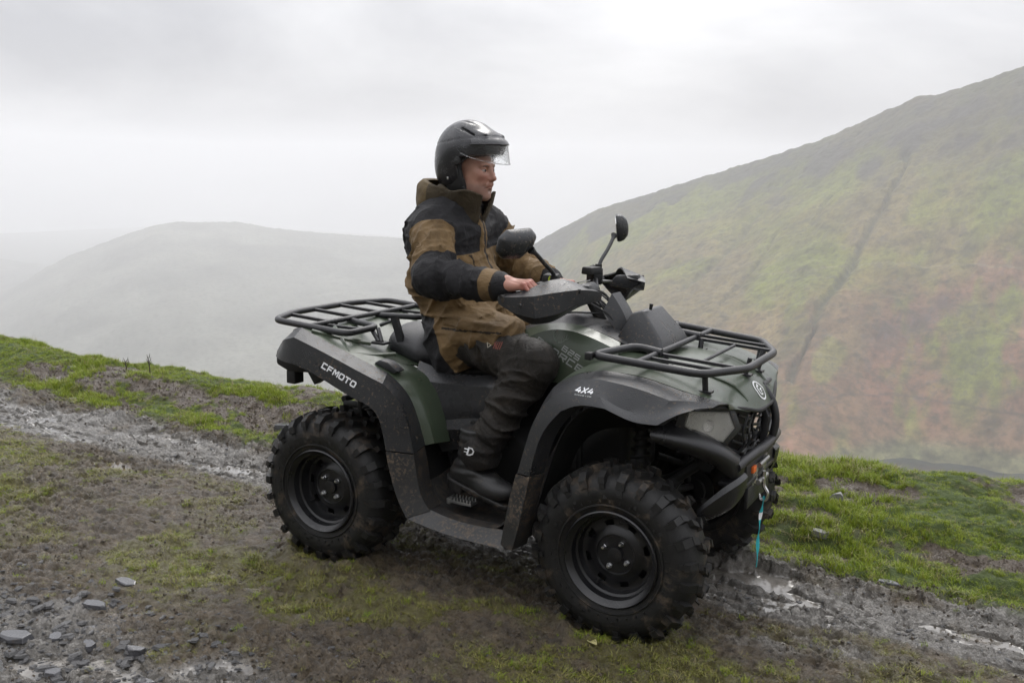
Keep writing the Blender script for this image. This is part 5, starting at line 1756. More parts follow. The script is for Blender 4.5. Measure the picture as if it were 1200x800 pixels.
# ---------------------------------------------------------------- boots
for s in (-1, 1):
    F = Field((-.20, -.47, .33), (.24, -.27, .66), .0055)
    Y0 = -.378
    d = F.cap((-.015, Y0, .64), (-.035, Y0, .50), .064, .058)
    d = smin(d, F.cap((-.075, Y0, .470), (.04, Y0 - .004, .445), .050, .052), .04)
    d = smin(d, F.ell((.095, Y0 - .012, .428), (.085, .054, .042)), .04)
    d = d + .0025 * np.sin(F.Z * 2 * math.pi / .035 + 2 * vnoise(F.X * 12, F.Y * 12, F.Z * 12, 30)) * (F.Z > .47)
    F.d = d
    # sole slab following the tilt of the foot
    ss = -.27
    zz = F.Z - (.412 + ss * (F.X - .0))
    outl = np.sqrt(np.maximum(np.abs(F.X - .02) - .105, 0) ** 2 + ((F.Y - Y0 + .006) * 1.0) ** 2) - .053
    F.d = np.maximum(F.d, -(zz - .0))
    sole = np.maximum(outl, np.abs(zz) - .013)
    heel = np.maximum(np.maximum(outl, F.X + .05), np.abs(zz + .020) - .016)
    v, q = F.mesh(); v = relax(v, q, 2)
    F2 = Field((-.20, -.47, .33), (.24, -.27, .66), .0055)
    F2.d = np.minimum(sole, heel)
    F2.d = F2.d + .003 * (np.sin(F.X * 2 * math.pi / .022) > 0) * (zz < -.003)
    v2, q2 = F2.mesh(); v2 = relax(v2, q2, 1)
    if s == 1:
        v, v2 = v * [1, -1, 1], v2 * [1, -1, 1]
        q, q2 = q[:, ::-1], q2[:, ::-1]
    bt = meshobj('boot', rel(v), q, BOOT, person)
    meshobj('sole', rel(v2), q2, RUB, bt)

# ---------------------------------------------------------------- head, neck and hands: the body
HC = Vector((-.285, 0, 1.676))        # centre of the skull at eye height
HEADROT = Matrix.Rotation(math.radians(-4), 3, 'Z') @ Matrix.Rotation(math.radians(3), 3, 'Y')
F = Field((-.15, -.10, -.21), (.15, .10, .13), .0027)       # head frame, +x is the face
d = F.ell((-.020, 0, .035), (.098, .076, .088))
d = smin(d, F.ell((.030, 0, -.020), (.070, .066, .085)), .03)            # face block
d = smin(d, F.ell((.045, 0, -.092), (.046, .046, .036)), .035)           # jaw
d = smin(d, F.ell((.072, 0, -.110), (.022, .024, .017)), .018)           # chin
for s in (-1, 1):
    d = smin(d, F.ell((.012, .050 * s, -.075), (.045, .014, .034)), .03)  # jaw corner
    d = smin(d, F.ell((.062, .038 * s, -.018), (.022, .020, .015)), .022) # cheekbone
    d = smin(d, F.cap((.086, .012 * s, .026), (.074, .044 * s, .022), .010, .009), .012)   # brow
F.d = d
for s in (-1, 1):
    F.sub(F.ell((.098, .031 * s, .002), (.022, .019, .013)), .014)        # eye socket
    pass        # hollow of the cheek
for s in (-1, 1):
    ball = F.ell((.0755, .031 * s, .001), (.0128, .0128, .0128))
    lid = np.maximum(F.ell((.0755, .031 * s, .001), (.0152, .0160, .0150)), -(np.abs(F.Z - (-.0004)) - .0031 - .0012 * np.cos((F.Y - .031 * s) * 60)))
    F.add(lid, .004)
    F.add(F.cap((.084, .020 * s, -.014), (.080, .040 * s, -.013), .004, .0035), .008)      # bag under the eye
F.add(F.cap((.088, 0, .014), (.110, 0, -.026), .0075, .0095), .012)       # nose bridge
F.add(F.ell((.112, 0, -.032), (.0125, .0115, .0105)), .010)               # tip
for s in (-1, 1):
    F.add(F.ell((.100, .0125 * s, -.036), (.0105, .0070, .0080)), .006)
F.sub(F.cap((.106, .006, -.044), (.098, .006, -.040), .0032, .003), .003)
F.sub(F.cap((.106, -.006, -.044), (.098, -.006, -.040), .0032, .003), .003)
F.add(F.ell((.088, 0, -.056), (.016, .028, .014)), .012)                  # muzzle
F.add(F.cap((.0985, .0, -.0605), (.086, .021, -.0700), .0045, .0025), .004)   # upper lip
F.add(F.cap((.0985, .0, -.0605), (.086, -.021, -.0700), .0045, .0025), .004)
F.add(F.cap((.0970, .0, -.0720), (.087, .017, -.0725), .0052, .003), .004)   # lower lip
F.add(F.cap((.0970, .0, -.0720), (.087, -.017, -.0725), .0052, .003), .004)
F.sub(F.cap((.1035, .0, -.0660), (.085, .025, -.0745), .0024, .0018), .002)
F.sub(F.cap((.1035, .0, -.0660), (.085, -.025, -.0745), .0024, .0018), .002)
F.sub(F.cap((.096, 0, -.084), (.090, .012, -.084), .005, .004), .010)
for s in (-1, 1):
    F.sub(F.cap((.098, .020 * s, -.040), (.086, .031 * s, -.068), .0014, .0012), .006)      # fold from nose to mouth
F.add(F.cap((-.020, 0, -.090), (-.045, 0, -.205), .056, .060), .03)       # neck
hv, hq = F.mesh(); hv = relax(hv, hq, 1, .4)
flush = np.exp(-((hv[:, 0] - .10) / .03) ** 2 - ((hv[:, 2] + .03) / .022) ** 2) * .35 + .12 * np.exp(-((np.abs(hv[:, 1]) - .045) / .02) ** 2 - ((hv[:, 2] + .03) / .02) ** 2)
lips = np.exp(-((hv[:, 2] + .066) / .008) ** 2) * (hv[:, 0] > .086) * (np.abs(hv[:, 1]) < .022)
stub = np.clip((-.045 - hv[:, 2]) / .02, 0, 1) * (hv[:, 0] > .0) * (1 - lips) * .45 * (hv[:, 2] > -.14)
flush = np.clip(flush + lips * .45, 0, 1)
HR = np.array(HEADROT)
headv = hv @ HR.T + np.array(HC)

def hand(wrist, fwd, upv, side, curl, grip_c=None, h=.0032):
    """hand in its own frame: x towards the knuckles, z the back of the hand, y towards the thumb side"""
    F = Field((-.07, -.075, -.085), (.155, .085, .05), h)
    d = F.cap((-.06, 0, .0), (.0, 0, 0), .026, .028)
    d = smin(d, F.box((.045, 0, -.004), (.046, .038, .013), .012), .02)
    d = smin(d, F.ell((.02, .026, -.014), (.034, .020, .018)), .018)     # thumb pad
    d = smin(d, F.ell((.02, -.024, -.012), (.032, .016, .016)), .018)
    spec = [(.029, .088, .043, .026, .021, .0098), (.0095, .093, .047, .029, .022, .0102), (-.010, .090, .044, .027, .021, .0097), (-.0285, .082, .035, .021, .018, .0085)]
    for i, (y, kx, l1, l2, l3, r) in enumerate(spec):
        p = Vector((kx, y, .004)); a = 0.0
        d = smin(d, F.ell((kx - .004, y, .008), (.012, .0095, .0085)), .006)     # knuckle
        yaw = (y) * 1.2
        for j, (ln, c_) in enumerate(((l1, curl[0]), (l2, curl[1]), (l3, curl[2]))):
            a += c_ + .05 * i * (j == 0)
            dirv = Vector((math.cos(a) * math.cos(yaw), math.sin(yaw) * math.cos(a), -math.sin(a)))
            p2 = p + dirv * ln
            k_ = .006 if j else .008
            d = smin(d, F.cap(tuple(p), tuple(p2), r * (1 - .07 * j), r * (.94 - .08 * j)), k_ if i == 0 else .0010)
            d = smin(d, F.ell(tuple(p2), (r * .98,) * 3), .001)
            p = p2
    # tendons on the back
    for y in (.024, .009, -.008, -.024):
        d = smin(d, F.cap((.01, y * .5, .0125), (.075, y, .0125), .0025, .0032), .008)
    # thumb from the side of the palm, closing under
    t0, t1, t2, t3 = (.008, .030, -.012), (.038, .052, -.026), (.066, .052, -.040), (.086, .042, -.048)
    d = smin(d, F.cap(t0, t1, .0155, .0125), .014)
    d = smin(d, F.cap(t1, t2, .0120, .0112), .004)
    d = smin(d, F.cap(t2, t3, .0110, .0090), .003)
    F.d = d
    v_, q_ = F.mesh(); v_ = relax(v_, q_, 1, .4)
    if side > 0:      # mirror for the left hand
        v_ = v_ * [1, -1, 1]; q_ = q_[:, ::-1]
    x = Vector(fwd).normalized(); z = (Vector(upv) - x * Vector(upv).dot(x)).normalized(); y = z.cross(x)
    M = np.array([[x.x, y.x, z.x], [x.y, y.y, z.y], [x.z, y.z, z.z]])
    return v_ @ M.T + np.array(wrist), q_, v_
# right hand: thumb points inwards (+y)
rv, rq, rl = hand((.118, -.392, 1.256), (.97, .12, -.05), (.08, -.12, 1), -1, (.62, 1.05, .75))
lv, lq, ll = hand((.012, .232, 1.200), (.90, -.30, -.05), (.10, .10, 1), 1, (.55, .85, .6))
allv = np.concatenate([headv, rv, lv]); n1_, n2_ = len(headv), len(headv) + len(rv)
allq = np.concatenate([hq, rq + n1_, lq + n2_])
body = meshobj('body', rel(allv), allq, SKIN, person)
kn = lambda l: np.clip(.55 * np.exp(-((l[:, 0] - .09) / .02) ** 2) + .25, 0, 1)
vattr(body, 'flush', np.concatenate([flush, kn(rl), kn(ll)]))
vattr(body, 'stubble', np.concatenate([stub, np.zeros(len(rv) + len(lv))]))
HM4 = Matrix.Translation(Vector(HC) - SEATP) @ HEADROT.to_4x4()
for s in (-1, 1):
    e = MB()
    e.lathe([(-.0125 + .025 * k / 10, max(.0001, .0125 * math.sin(math.pi * k / 10))) for k in range(11)], (0, 0, 0), (1, 0, 0), 20)
    o = e.build('eye', EYEW, person, angle=180)
    o.matrix_local = HM4 @ Matrix.Translation((.0763, .031 * s, .0005))
    i_ = MB().lathe([(.0120, .0058), (.0128, .0045), (.0134, .0001)], (0, 0, 0), (1, .05, -.02), 16).build('iris', IRIS, o)
    bw = MB()
    bw.tube(spline([(.0935, .013 * s, .0165), (.0905, .027 * s, .0205), (.079, .046 * s, .0165)], 4), [.0022] * 4 + [.0030] * 3 + [.002, .001], 6)
    o = bw.build('eyebrow', HAIR, person); o.matrix_local = HM4

# ---------------------------------------------------------------- helmet, in the head frame
helm = empty('helmet', (0, 0, 0), person)
helm.matrix_local = HM4 @ Matrix.Translation((-.004, 0, .014))
F = Field((-.21, -.16, -.17), (.21, .16, .22), .0042)
out_ = F.ell((-.022, 0, .052), (.146, .128, .140))
out_ = smin(out_, F.ell((-.050, 0, -.010), (.116, .122, .125)), .03)
out_ = smin(out_, F.cap((.090, -.05, .098), (.090, .05, .098), .034, .034), .05)      # forehead of the shell
inn = F.ell((-.020, 0, .045), (.120, .103, .115))
inn = smin(inn, F.ell((-.040, 0, -.04), (.098, .100, .14)), .03)
# face opening and neck edge
opening = np.maximum(np.maximum(.028 - F.X - .18 * (F.Z + .05) * (F.Z < -.0) * 0, F.Z - (.062 - .10 * (F.X - .10))), -.35 - F.Z)
# rounded opening at the cheek
opening = F.box((.148, 0, -.085), (.130, .20, .142), .045, Matrix.Rotation(math.radians(-10), 3, 'Y'))
bottom = (-.128 + .22 * np.clip(F.X + .06, -.1, .03)) - F.Z
F.d = np.maximum(np.maximum(out_, -inn), -opening)
F.d = np.maximum(F.d, bottom)
# vents: raised fins and grooves on top
for s in (-1, 1):
    F.sub(F.cap((.000, .083 * s, .150), (.112, .076 * s, .104), .007, .004), .006)
    F.sub(F.cap((-.03, .045 * s, .188), (.075, .045 * s, .170), .006, .004), .006)
    F.add(np.maximum(F.cap((-.06, .066 * s, .150), (.105, .062 * s, .130), .011, .007), inn * -1), .012)
F.d = np.maximum(F.d, -np.maximum(np.abs(out_ + .0) - .002, np.abs(F.Z - (.102 + .20 * (F.X + .02))) - .0022) * 1.0)
v, q = F.mesh(); v = relax(v, q, 2, .4)
shell = meshobj('shell', v, q, HELM, helm)
# padding inside, round the face
F = Field((-.16, -.13, -.15), (.10, .13, .14), .005)
F.d = np.maximum(np.abs(inn_ := F.ell((-.030, 0, .0), (.108, .104, .150))) - .010, -F.box((.150, 0, -.085), (.122, .20, .138), .04, Matrix.Rotation(math.radians(-10), 3, 'Y')))
F.d = np.maximum(F.d, -.135 - F.Z)
v, q = F.mesh(); meshobj('padding', relax(v, q, 2), q, STRAP, helm)
b = MB()
for s in (-1, 1):
    b.tube(spline([(.030, .098 * s, -.085), (.040, .078 * s, -.125), (.045, .03 * s, -.146), (.045, 0, -.148)], 5), .007, 8)
b.build('chin_strap', STRAP, helm)
for s in (-1, 1):
    MB().lathe([(0, .017), (.006 * s, .016), (.008 * s, .0001)], (.012, .122 * s, .020), (0, 1, 0), 24).build('visor_pivot', HELM2, helm)
    MB().box((-.030, .128 * s, -.055), (.008, .003, .010)).build('rivet', CHR, helm, bevel=.001)
# visor: clear shield tipped up in front of the brow
rows = []
for k in range(6):
    t = k / 5
    row = []
    for j in range(15):
        a = math.radians(-78 + 156 * j / 14)
        rr_ = .160 + .004 * t
        ca = math.cos(a)
        row.append((-.010 + rr_ * ca * 1.06 + .012 * t * ca, .128 / .160 * rr_ * math.sin(a), .092 - .058 * t * ca ** .6 - .018 * t))
    rows.append(row)
surf('visor', rows, VIS, helm, thick=.0024, sub=1)
rim_ = [Vector(p) for p in rows[-1]]
MB().tube(rim_, .0022, 6).build('visor_edge', VIS, helm)
# peak over the visor
rows = []
for k, (dr, dz) in enumerate(((.0, .0), (.016, -.010), (.024, -.024))):
    row = []
    for j in range(13):
        a = math.radians(-62 + 124 * j / 12)
        row.append((-.010 + (.140 + dr) * math.cos(a) * 1.06, (.118 + dr * .5) * math.sin(a), .122 + dz - .016 * (1 - math.cos(a))))
    rows.append(row)
surf('peak', rows, HELM, helm, thick=.004)
# ================================================================== marks and lettering
def _v(a): return Vector(a)
def tilt2(dx, dz):
    r = Vector((dx, 0, dz)).normalized()
    return r, Vector((-r.z, 0, r.x))
r_, u_ = tilt2(.169, -.062)
decal('lettering', glyph_vf('CFMOTO', .0265, wid=1.02, gap=.16, w_=.24), (-.652, -.62, .861), r_, u_, rfR, WHT, quad, label='white maker lettering on the rear fender')
r_, u_ = tilt2(.083, .0)
decal('lettering', glyph_vf('4X4', .0165, wid=1.25, gap=.18, w_=.26, shear=.3), (.497, -.62, .914), r_, u_, ffR, WHT, quad, label='white 4X4 lettering on the front fender')
decal('lettering', poly_vf(*[[(x, 0), (x + w_, 0), (x + w_ + .001, .0042), (x + .001, .0042)] for x, w_ in ((0, .006), (.008, .004), (.014, .007), (.023, .005), (.030, .008), (.043, .003), (.050, .005), (.057, .008))]), (.499, -.62, .904), r_, u_, ffR, GREY, quad)
r_, u_ = tilt2(.925, -.39)
decal('lettering', glyph_vf('CFORCE', .028, wid=1.25, gap=.22, w_=.20), (.158, -.33, 1.006), r_, u_, tankR, GREY, quad, label='grey model lettering on the tank cover')
decal('lettering', glyph_vf('625', .022, wid=1.2, gap=.2, w_=.2), (.283, -.33, .992), r_, u_, tankR, GREY, quad, label='grey 625 lettering on the tank cover')
def stroke_vf(pts, w0, w1):
    vs, fs = [], []
    n = len(pts)
    for i, p in enumerate(pts):
        a = pts[max(i - 1, 0)]; b = pts[min(i + 1, n - 1)]
        dx, dy = b[0] - a[0], b[1] - a[1]; L_ = math.hypot(dx, dy)
        w_ = (w0 + (w1 - w0) * i / (n - 1)) / 2
        vs += [(p[0] - dy / L_ * w_, p[1] + dx / L_ * w_), (p[0] + dy / L_ * w_, p[1] - dx / L_ * w_)]
    for i in range(n - 1):
        fs.append((2 * i, 2 * i + 1, 2 * i + 3, 2 * i + 2))
    return vs, fs
ANT = surf_mat('faded_print', (.12, .145, .115), .4, var=.05)
ant = []
for s in (-1, 1):
    ant.append(stroke_vf([(0.004 * s, 0), (.016 * s, .004), (.026 * s, .014), (.030 * s, .028), (.027 * s, .042)], .008, .002))
    ant.append(stroke_vf([(.015 * s, .004), (.015 * s, .016), (.012 * s, .026)], .005, .001))
    ant.append(stroke_vf([(.025 * s, .012), (.020 * s, .024), (.019 * s, .034)], .005, .001))
    ant.append(stroke_vf([(.029 * s, .020), (.038 * s, .026), (.041 * s, .036)], .004, .001))
decal('antler_print', join_vf(*ant), (.262, -.33, 1.020), *tilt2(.95, -.30), tankR, ANT, quad)
em = join_vf(ring_vf(.034, .041, 40), ring_vf(.0155, .0215, 24, 0, 0, 60, 300), stroke_vf([(.000, .018), (.012, .026)], .006, .006), stroke_vf([(-.004, .0), (.018, .004)], .006, .005), stroke_vf([(.000, -.010), (.014, -.004)], .006, .004))
decal('emblem', em, (1.02, .0, .895), (0, 1, 0), (-.62, 0, .78), hood, WHT, quad, off=.002, label='white round emblem on the nose of the hood')
NV = Vector((.50, -.86, .05)).normalized()
RV = Vector((0, 0, 1)).cross(NV).normalized(); UV = NV.cross(RV)
REDP = surf_mat('rust_red_print', (.22, .055, .035), .6)
CRM = surf_mat('cream_print', (.42, .38, .30), .6)
decal('cloth_print', join_vf(stroke_vf([(-.028, .004), (-.020, .018), (-.006, .018), (-.014, -.004), (-.026, -.014), (-.028, .004)], .004, .004), stroke_vf([(-.022, .0), (-.012, .010)], .006, .003)), (.085, -.42, 1.000), RV, UV, tr, CRM, person)
decal('cloth_print', join_vf(*[stroke_vf([(x, -.014), (x + .012, .014)], .0030, .0030) for x in (-.004, .004, .012, .020)] + [stroke_vf([(-.004, .012), (.012, -.012)], .003, .003)]), (.085, -.42, 1.000), RV, UV, tr, REDP, person)
dd_ = join_vf(stroke_vf([(-.014, -.015), (-.006, .015)], .007, .007), stroke_vf([(-.008, .016), (.006, .014), (.013, .004), (.008, -.009), (-.004, -.014), (-.014, -.014)], .006, .006), stroke_vf([(-.024, .008), (-.010, .009)], .004, .004), stroke_vf([(-.026, -.004), (-.014, -.004)], .004, .004))
decal('cloth_print', dd_, (.045, -.52, .590), RV, UV, tr, WHT, person, label='white D shaped badge low on the trouser leg')
sp = [(.0035 * t * math.cos(t * 1.5) * .55, .0035 * t * math.sin(t * 1.5) * .55) for t in np.linspace(.6, 8.5, 40)]
decal('sleeve_print', stroke_vf(sp, .0022, .0022), (-.300, -.40, 1.372), Vector((.9, -.42, 0)), UV, jk, surf_mat('tan_stitching', (.23, .16, .09), .7), person)
# zip puller on the knee and cuff tab
MB().box((.0, 0, 0), (.006, .004, .030), Matrix.Rotation(.5, 3, 'Y')).build('zip_puller', GREY, person, bevel=.001).location = Vector((.122, -.372, .800)) - SEATP

# ================================================================== growing and lying things
def clump(name, seed, n, rad, h, lean, mat_, wid=.0030):
    r = random.Random(seed)
    vs, fs, tone = [], [], []
    for _ in range(n):
        a, d = r.uniform(0, 6.283), rad * math.sqrt(r.random())
        x, y = d * math.cos(a), d * math.sin(a)
        hh = h * r.uniform(.45, 1.15)
        la = r.uniform(0, 6.283); ln = hh * r.uniform(.2, lean)
        dx, dy = math.cos(la), math.sin(la)
        w_ = wid * r.uniform(.6, 1.3)
        px, py = -dy * w_ / 2, dx * w_ / 2
        b0 = len(vs)
        tn = r.random()
        for t, k in ((0, 1), (.5, .85), (1, .0)):
            cx, cy, cz = x + dx * ln * t * t, y + dy * ln * t * t, hh * (t - .18 * lean * t * t) - .004
            if k:
                vs += [(cx - px * k, cy - py * k, cz), (cx + px * k, cy + py * k, cz)]
                tone += [tn, tn]
            else:
                vs.append((cx, cy, cz)); tone.append(tn)
        fs += [(b0, b0 + 1, b0 + 3, b0 + 2), (b0 + 2, b0 + 3, b0 + 4)]
    me = bpy.data.meshes.new(name)
    me.from_pydata(vs, [], fs)
    me.materials.append(mat_)
    at = me.attributes.new('tone', 'FLOAT', 'POINT')
    at.data.foreach_set('value', tone)
    return bpy.data.objects.new(name, me)
def chip(name, seed, mat_, flat=.35):
    r = random.Random(seed)
    bm = bmesh.new()
    n = r.randint(5, 7)
    ring = [(math.cos(2 * math.pi * k / n + r.uniform(-.25, .25)) * r.uniform(.7, 1.1), math.sin(2 * math.pi * k / n + r.uniform(-.25, .25)) * r.uniform(.5, .9)) for k in range(n)]
    lo = [bm.verts.new((x * 1.05, y * 1.05, -flat * r.uniform(.6, 1))) for x, y in ring]
    hi = [bm.verts.new((x * r.uniform(.75, .95), y * r.uniform(.75, .95), flat * r.uniform(.3, 1.0))) for x, y in ring]
    bm.faces.new(hi); bm.faces.new(lo[::-1])
    for k in range(n):
        bm.faces.new((lo[k], lo[(k + 1) % n], hi[(k + 1) % n], hi[k]))
    me = bpy.data.meshes.new(name)
    bm.to_mesh(me); bm.free()
    me.materials.append(mat_)
    return bpy.data.objects.new(name, me)
def scatter(name, pts, nrm_tilt, rot, scl, kind_id, sources, label):
    me = bpy.data.meshes.new(name)
    n = len(pts)
    me.vertices.add(n)
    me.vertices.foreach_set('co', np.ascontiguousarray(pts, np.float32).ravel())
    ra = me.attributes.new('rot', 'FLOAT_VECTOR', 'POINT')
    ra.data.foreach_set('vector', np.ascontiguousarray(rot, np.float32).ravel())
    sa = me.attributes.new('scl', 'FLOAT_VECTOR', 'POINT')
    sa.data.foreach_set('vector', np.ascontiguousarray(scl, np.float32).ravel())
    ia = me.attributes.new('pick', 'INT', 'POINT')
    ia.data.foreach_set('value', np.ascontiguousarray(kind_id, np.int32))
    o = link(bpy.data.objects.new(name, me))
    ng = bpy.data.node_groups.new(name, 'GeometryNodeTree')
    ng.interface.new_socket('Geometry', in_out='INPUT', socket_type='NodeSocketGeometry')
    ng.interface.new_socket('Geometry', in_out='OUTPUT', socket_type='NodeSocketGeometry')
    gi, go = ng.nodes.new('NodeGroupInput'), ng.nodes.new('NodeGroupOutput')
    jn = ng.nodes.new('GeometryNodeJoinGeometry')
    def named(nm, typ):
        a = ng.nodes.new('GeometryNodeInputNamedAttribute'); a.data_type = typ; a.inputs[0].default_value = nm
        return a.outputs[0]
    r_a, s_a, p_a = named('rot', 'FLOAT_VECTOR'), named('scl', 'FLOAT_VECTOR'), named('pick', 'INT')
    for k, so in enumerate(sources):
        oi = ng.nodes.new('GeometryNodeObjectInfo'); oi.inputs['Object'].default_value = so
        cmp_ = ng.nodes.new('FunctionNodeCompare'); cmp_.data_type = 'INT'; cmp_.operation = 'EQUAL'
        ng.links.new(p_a, cmp_.inputs[2]); cmp_.inputs[3].default_value = k
        ip = ng.nodes.new('GeometryNodeInstanceOnPoints')
        ng.links.new(gi.outputs[0], ip.inputs['Points'])
        ng.links.new(cmp_.outputs[0], ip.inputs['Selection'])
        ng.links.new(oi.outputs['Geometry'], ip.inputs['Instance'])
        e2r = ng.nodes.new('FunctionNodeEulerToRotation')
        ng.links.new(r_a, e2r.inputs[0]); ng.links.new(e2r.outputs[0], ip.inputs['Rotation'])
        ng.links.new(s_a, ip.inputs['Scale'])
        ng.links.new(ip.outputs[0], jn.inputs[0])
    ng.links.new(jn.outputs[0], go.inputs[0])
    md = o.modifiers.new('scatter', 'NODES'); md.node_group = ng
    tag(o, label, kind='stuff')
    return o
def grass_mat():
    m, nt, b = new_mat('grass_blade')
    a = nt.nodes.new('ShaderNodeAttribute'); a.attribute_name = 'tone'
    oi = nt.nodes.new('ShaderNodeObjectInfo')
    cr_ = nt.nodes.new('ShaderNodeValToRGB')
    els = cr_.color_ramp.elements
    els[0].position = 0.0; els[0].color = (0.080, 0.120, 0.010, 1)
    els[1].position = 1.0; els[1].color = (0.20, 0.16, 0.07, 1)
    for p, c in ((.30, (0.165, 0.235, 0.016, 1)), (.66, (0.27, 0.335, 0.028, 1)), (.88, (0.31, 0.31, 0.06, 1))):
        e = els.new(p); e.color = c
    f = _math(nt, 'ADD', _math(nt, 'MULTIPLY', a.outputs['Fac'], .62), _math(nt, 'MULTIPLY', oi.outputs['Random'], .38))
    nt.links.new(f, cr_.inputs['Fac'])
    nt.links.new(cr_.outputs['Color'], b.inputs['Base Color'])
    b.inputs['Roughness'].default_value = 0.5
    b.inputs['Specular IOR Level'].default_value = 0.3
    tr_ = nt.nodes.new('ShaderNodeBsdfTranslucent')
    nt.links.new(cr_.outputs['Color'], tr_.inputs['Color'])
    ms = nt.nodes.new('ShaderNodeMixShader'); ms.inputs[0].default_value = .25
    nt.links.new(b.outputs[0], ms.inputs[1]); nt.links.new(tr_.outputs[0], ms.inputs[2])
    nt.links.new(ms.outputs[0], nt.nodes['Material Output'].inputs['Surface'])
    return m
GM = grass_mat()
def moss_mat():
    m, nt, b = new_mat('trodden_grass')
    a = nt.nodes.new('ShaderNodeAttribute'); a.attribute_name = 'tone'
    oi = nt.nodes.new('ShaderNodeObjectInfo')
    f = _math(nt, 'ADD', _math(nt, 'MULTIPLY', a.outputs['Fac'], .6), _math(nt, 'MULTIPLY', oi.outputs['Random'], .4))
    r = _ramp(nt, f, 0.1, 0.9, (0.080, 0.082, 0.014, 1), (0.20, 0.15, 0.07, 1))
    e = r.color_ramp.elements.new(.5); e.color = (0.175, 0.180, 0.024, 1)
    nt.links.new(r.outputs['Color'], b.inputs['Base Color'])
    b.inputs['Roughness'].default_value = 0.5
    return m
MM = moss_mat()
def dry_mat(name, c0, c1):
    m, nt, b = new_mat(name)
    oi = nt.nodes.new('ShaderNodeObjectInfo')
    co = nt.nodes.new('ShaderNodeTexCoord').outputs['Object']
    n = _noise(nt, 3, 6, .7, co)
    f = _math(nt, 'ADD', _math(nt, 'MULTIPLY', oi.outputs['Random'], .6), _math(nt, 'MULTIPLY', n.outputs['Fac'], .5), True)
    nt.links.new(_mix(nt, f, c0, c1), b.inputs['Base Color'])
    b.inputs['Roughness'].default_value = 0.33
    _bump(nt, b, n.outputs['Fac'], .5, .2)
    return m
CHIPM = dry_mat('wet_slate_chip', (.040, .040, .043), (.15, .147, .145))
CLODM = dry_mat('mud_clod', (.040, .031, .022), (.12, .092, .062))
SLATE = surf_mat('wet_slate', (.058, .058, .063), .26, var=.35, coat=.5, dirt=.22, dirt_scale=14, grain=.8, grain_scale=120)
PALE = surf_mat('pale_stone', (.17, .168, .165), .45, var=.25, dirt=.15, dirt_scale=20, grain=.8, grain_scale=150)

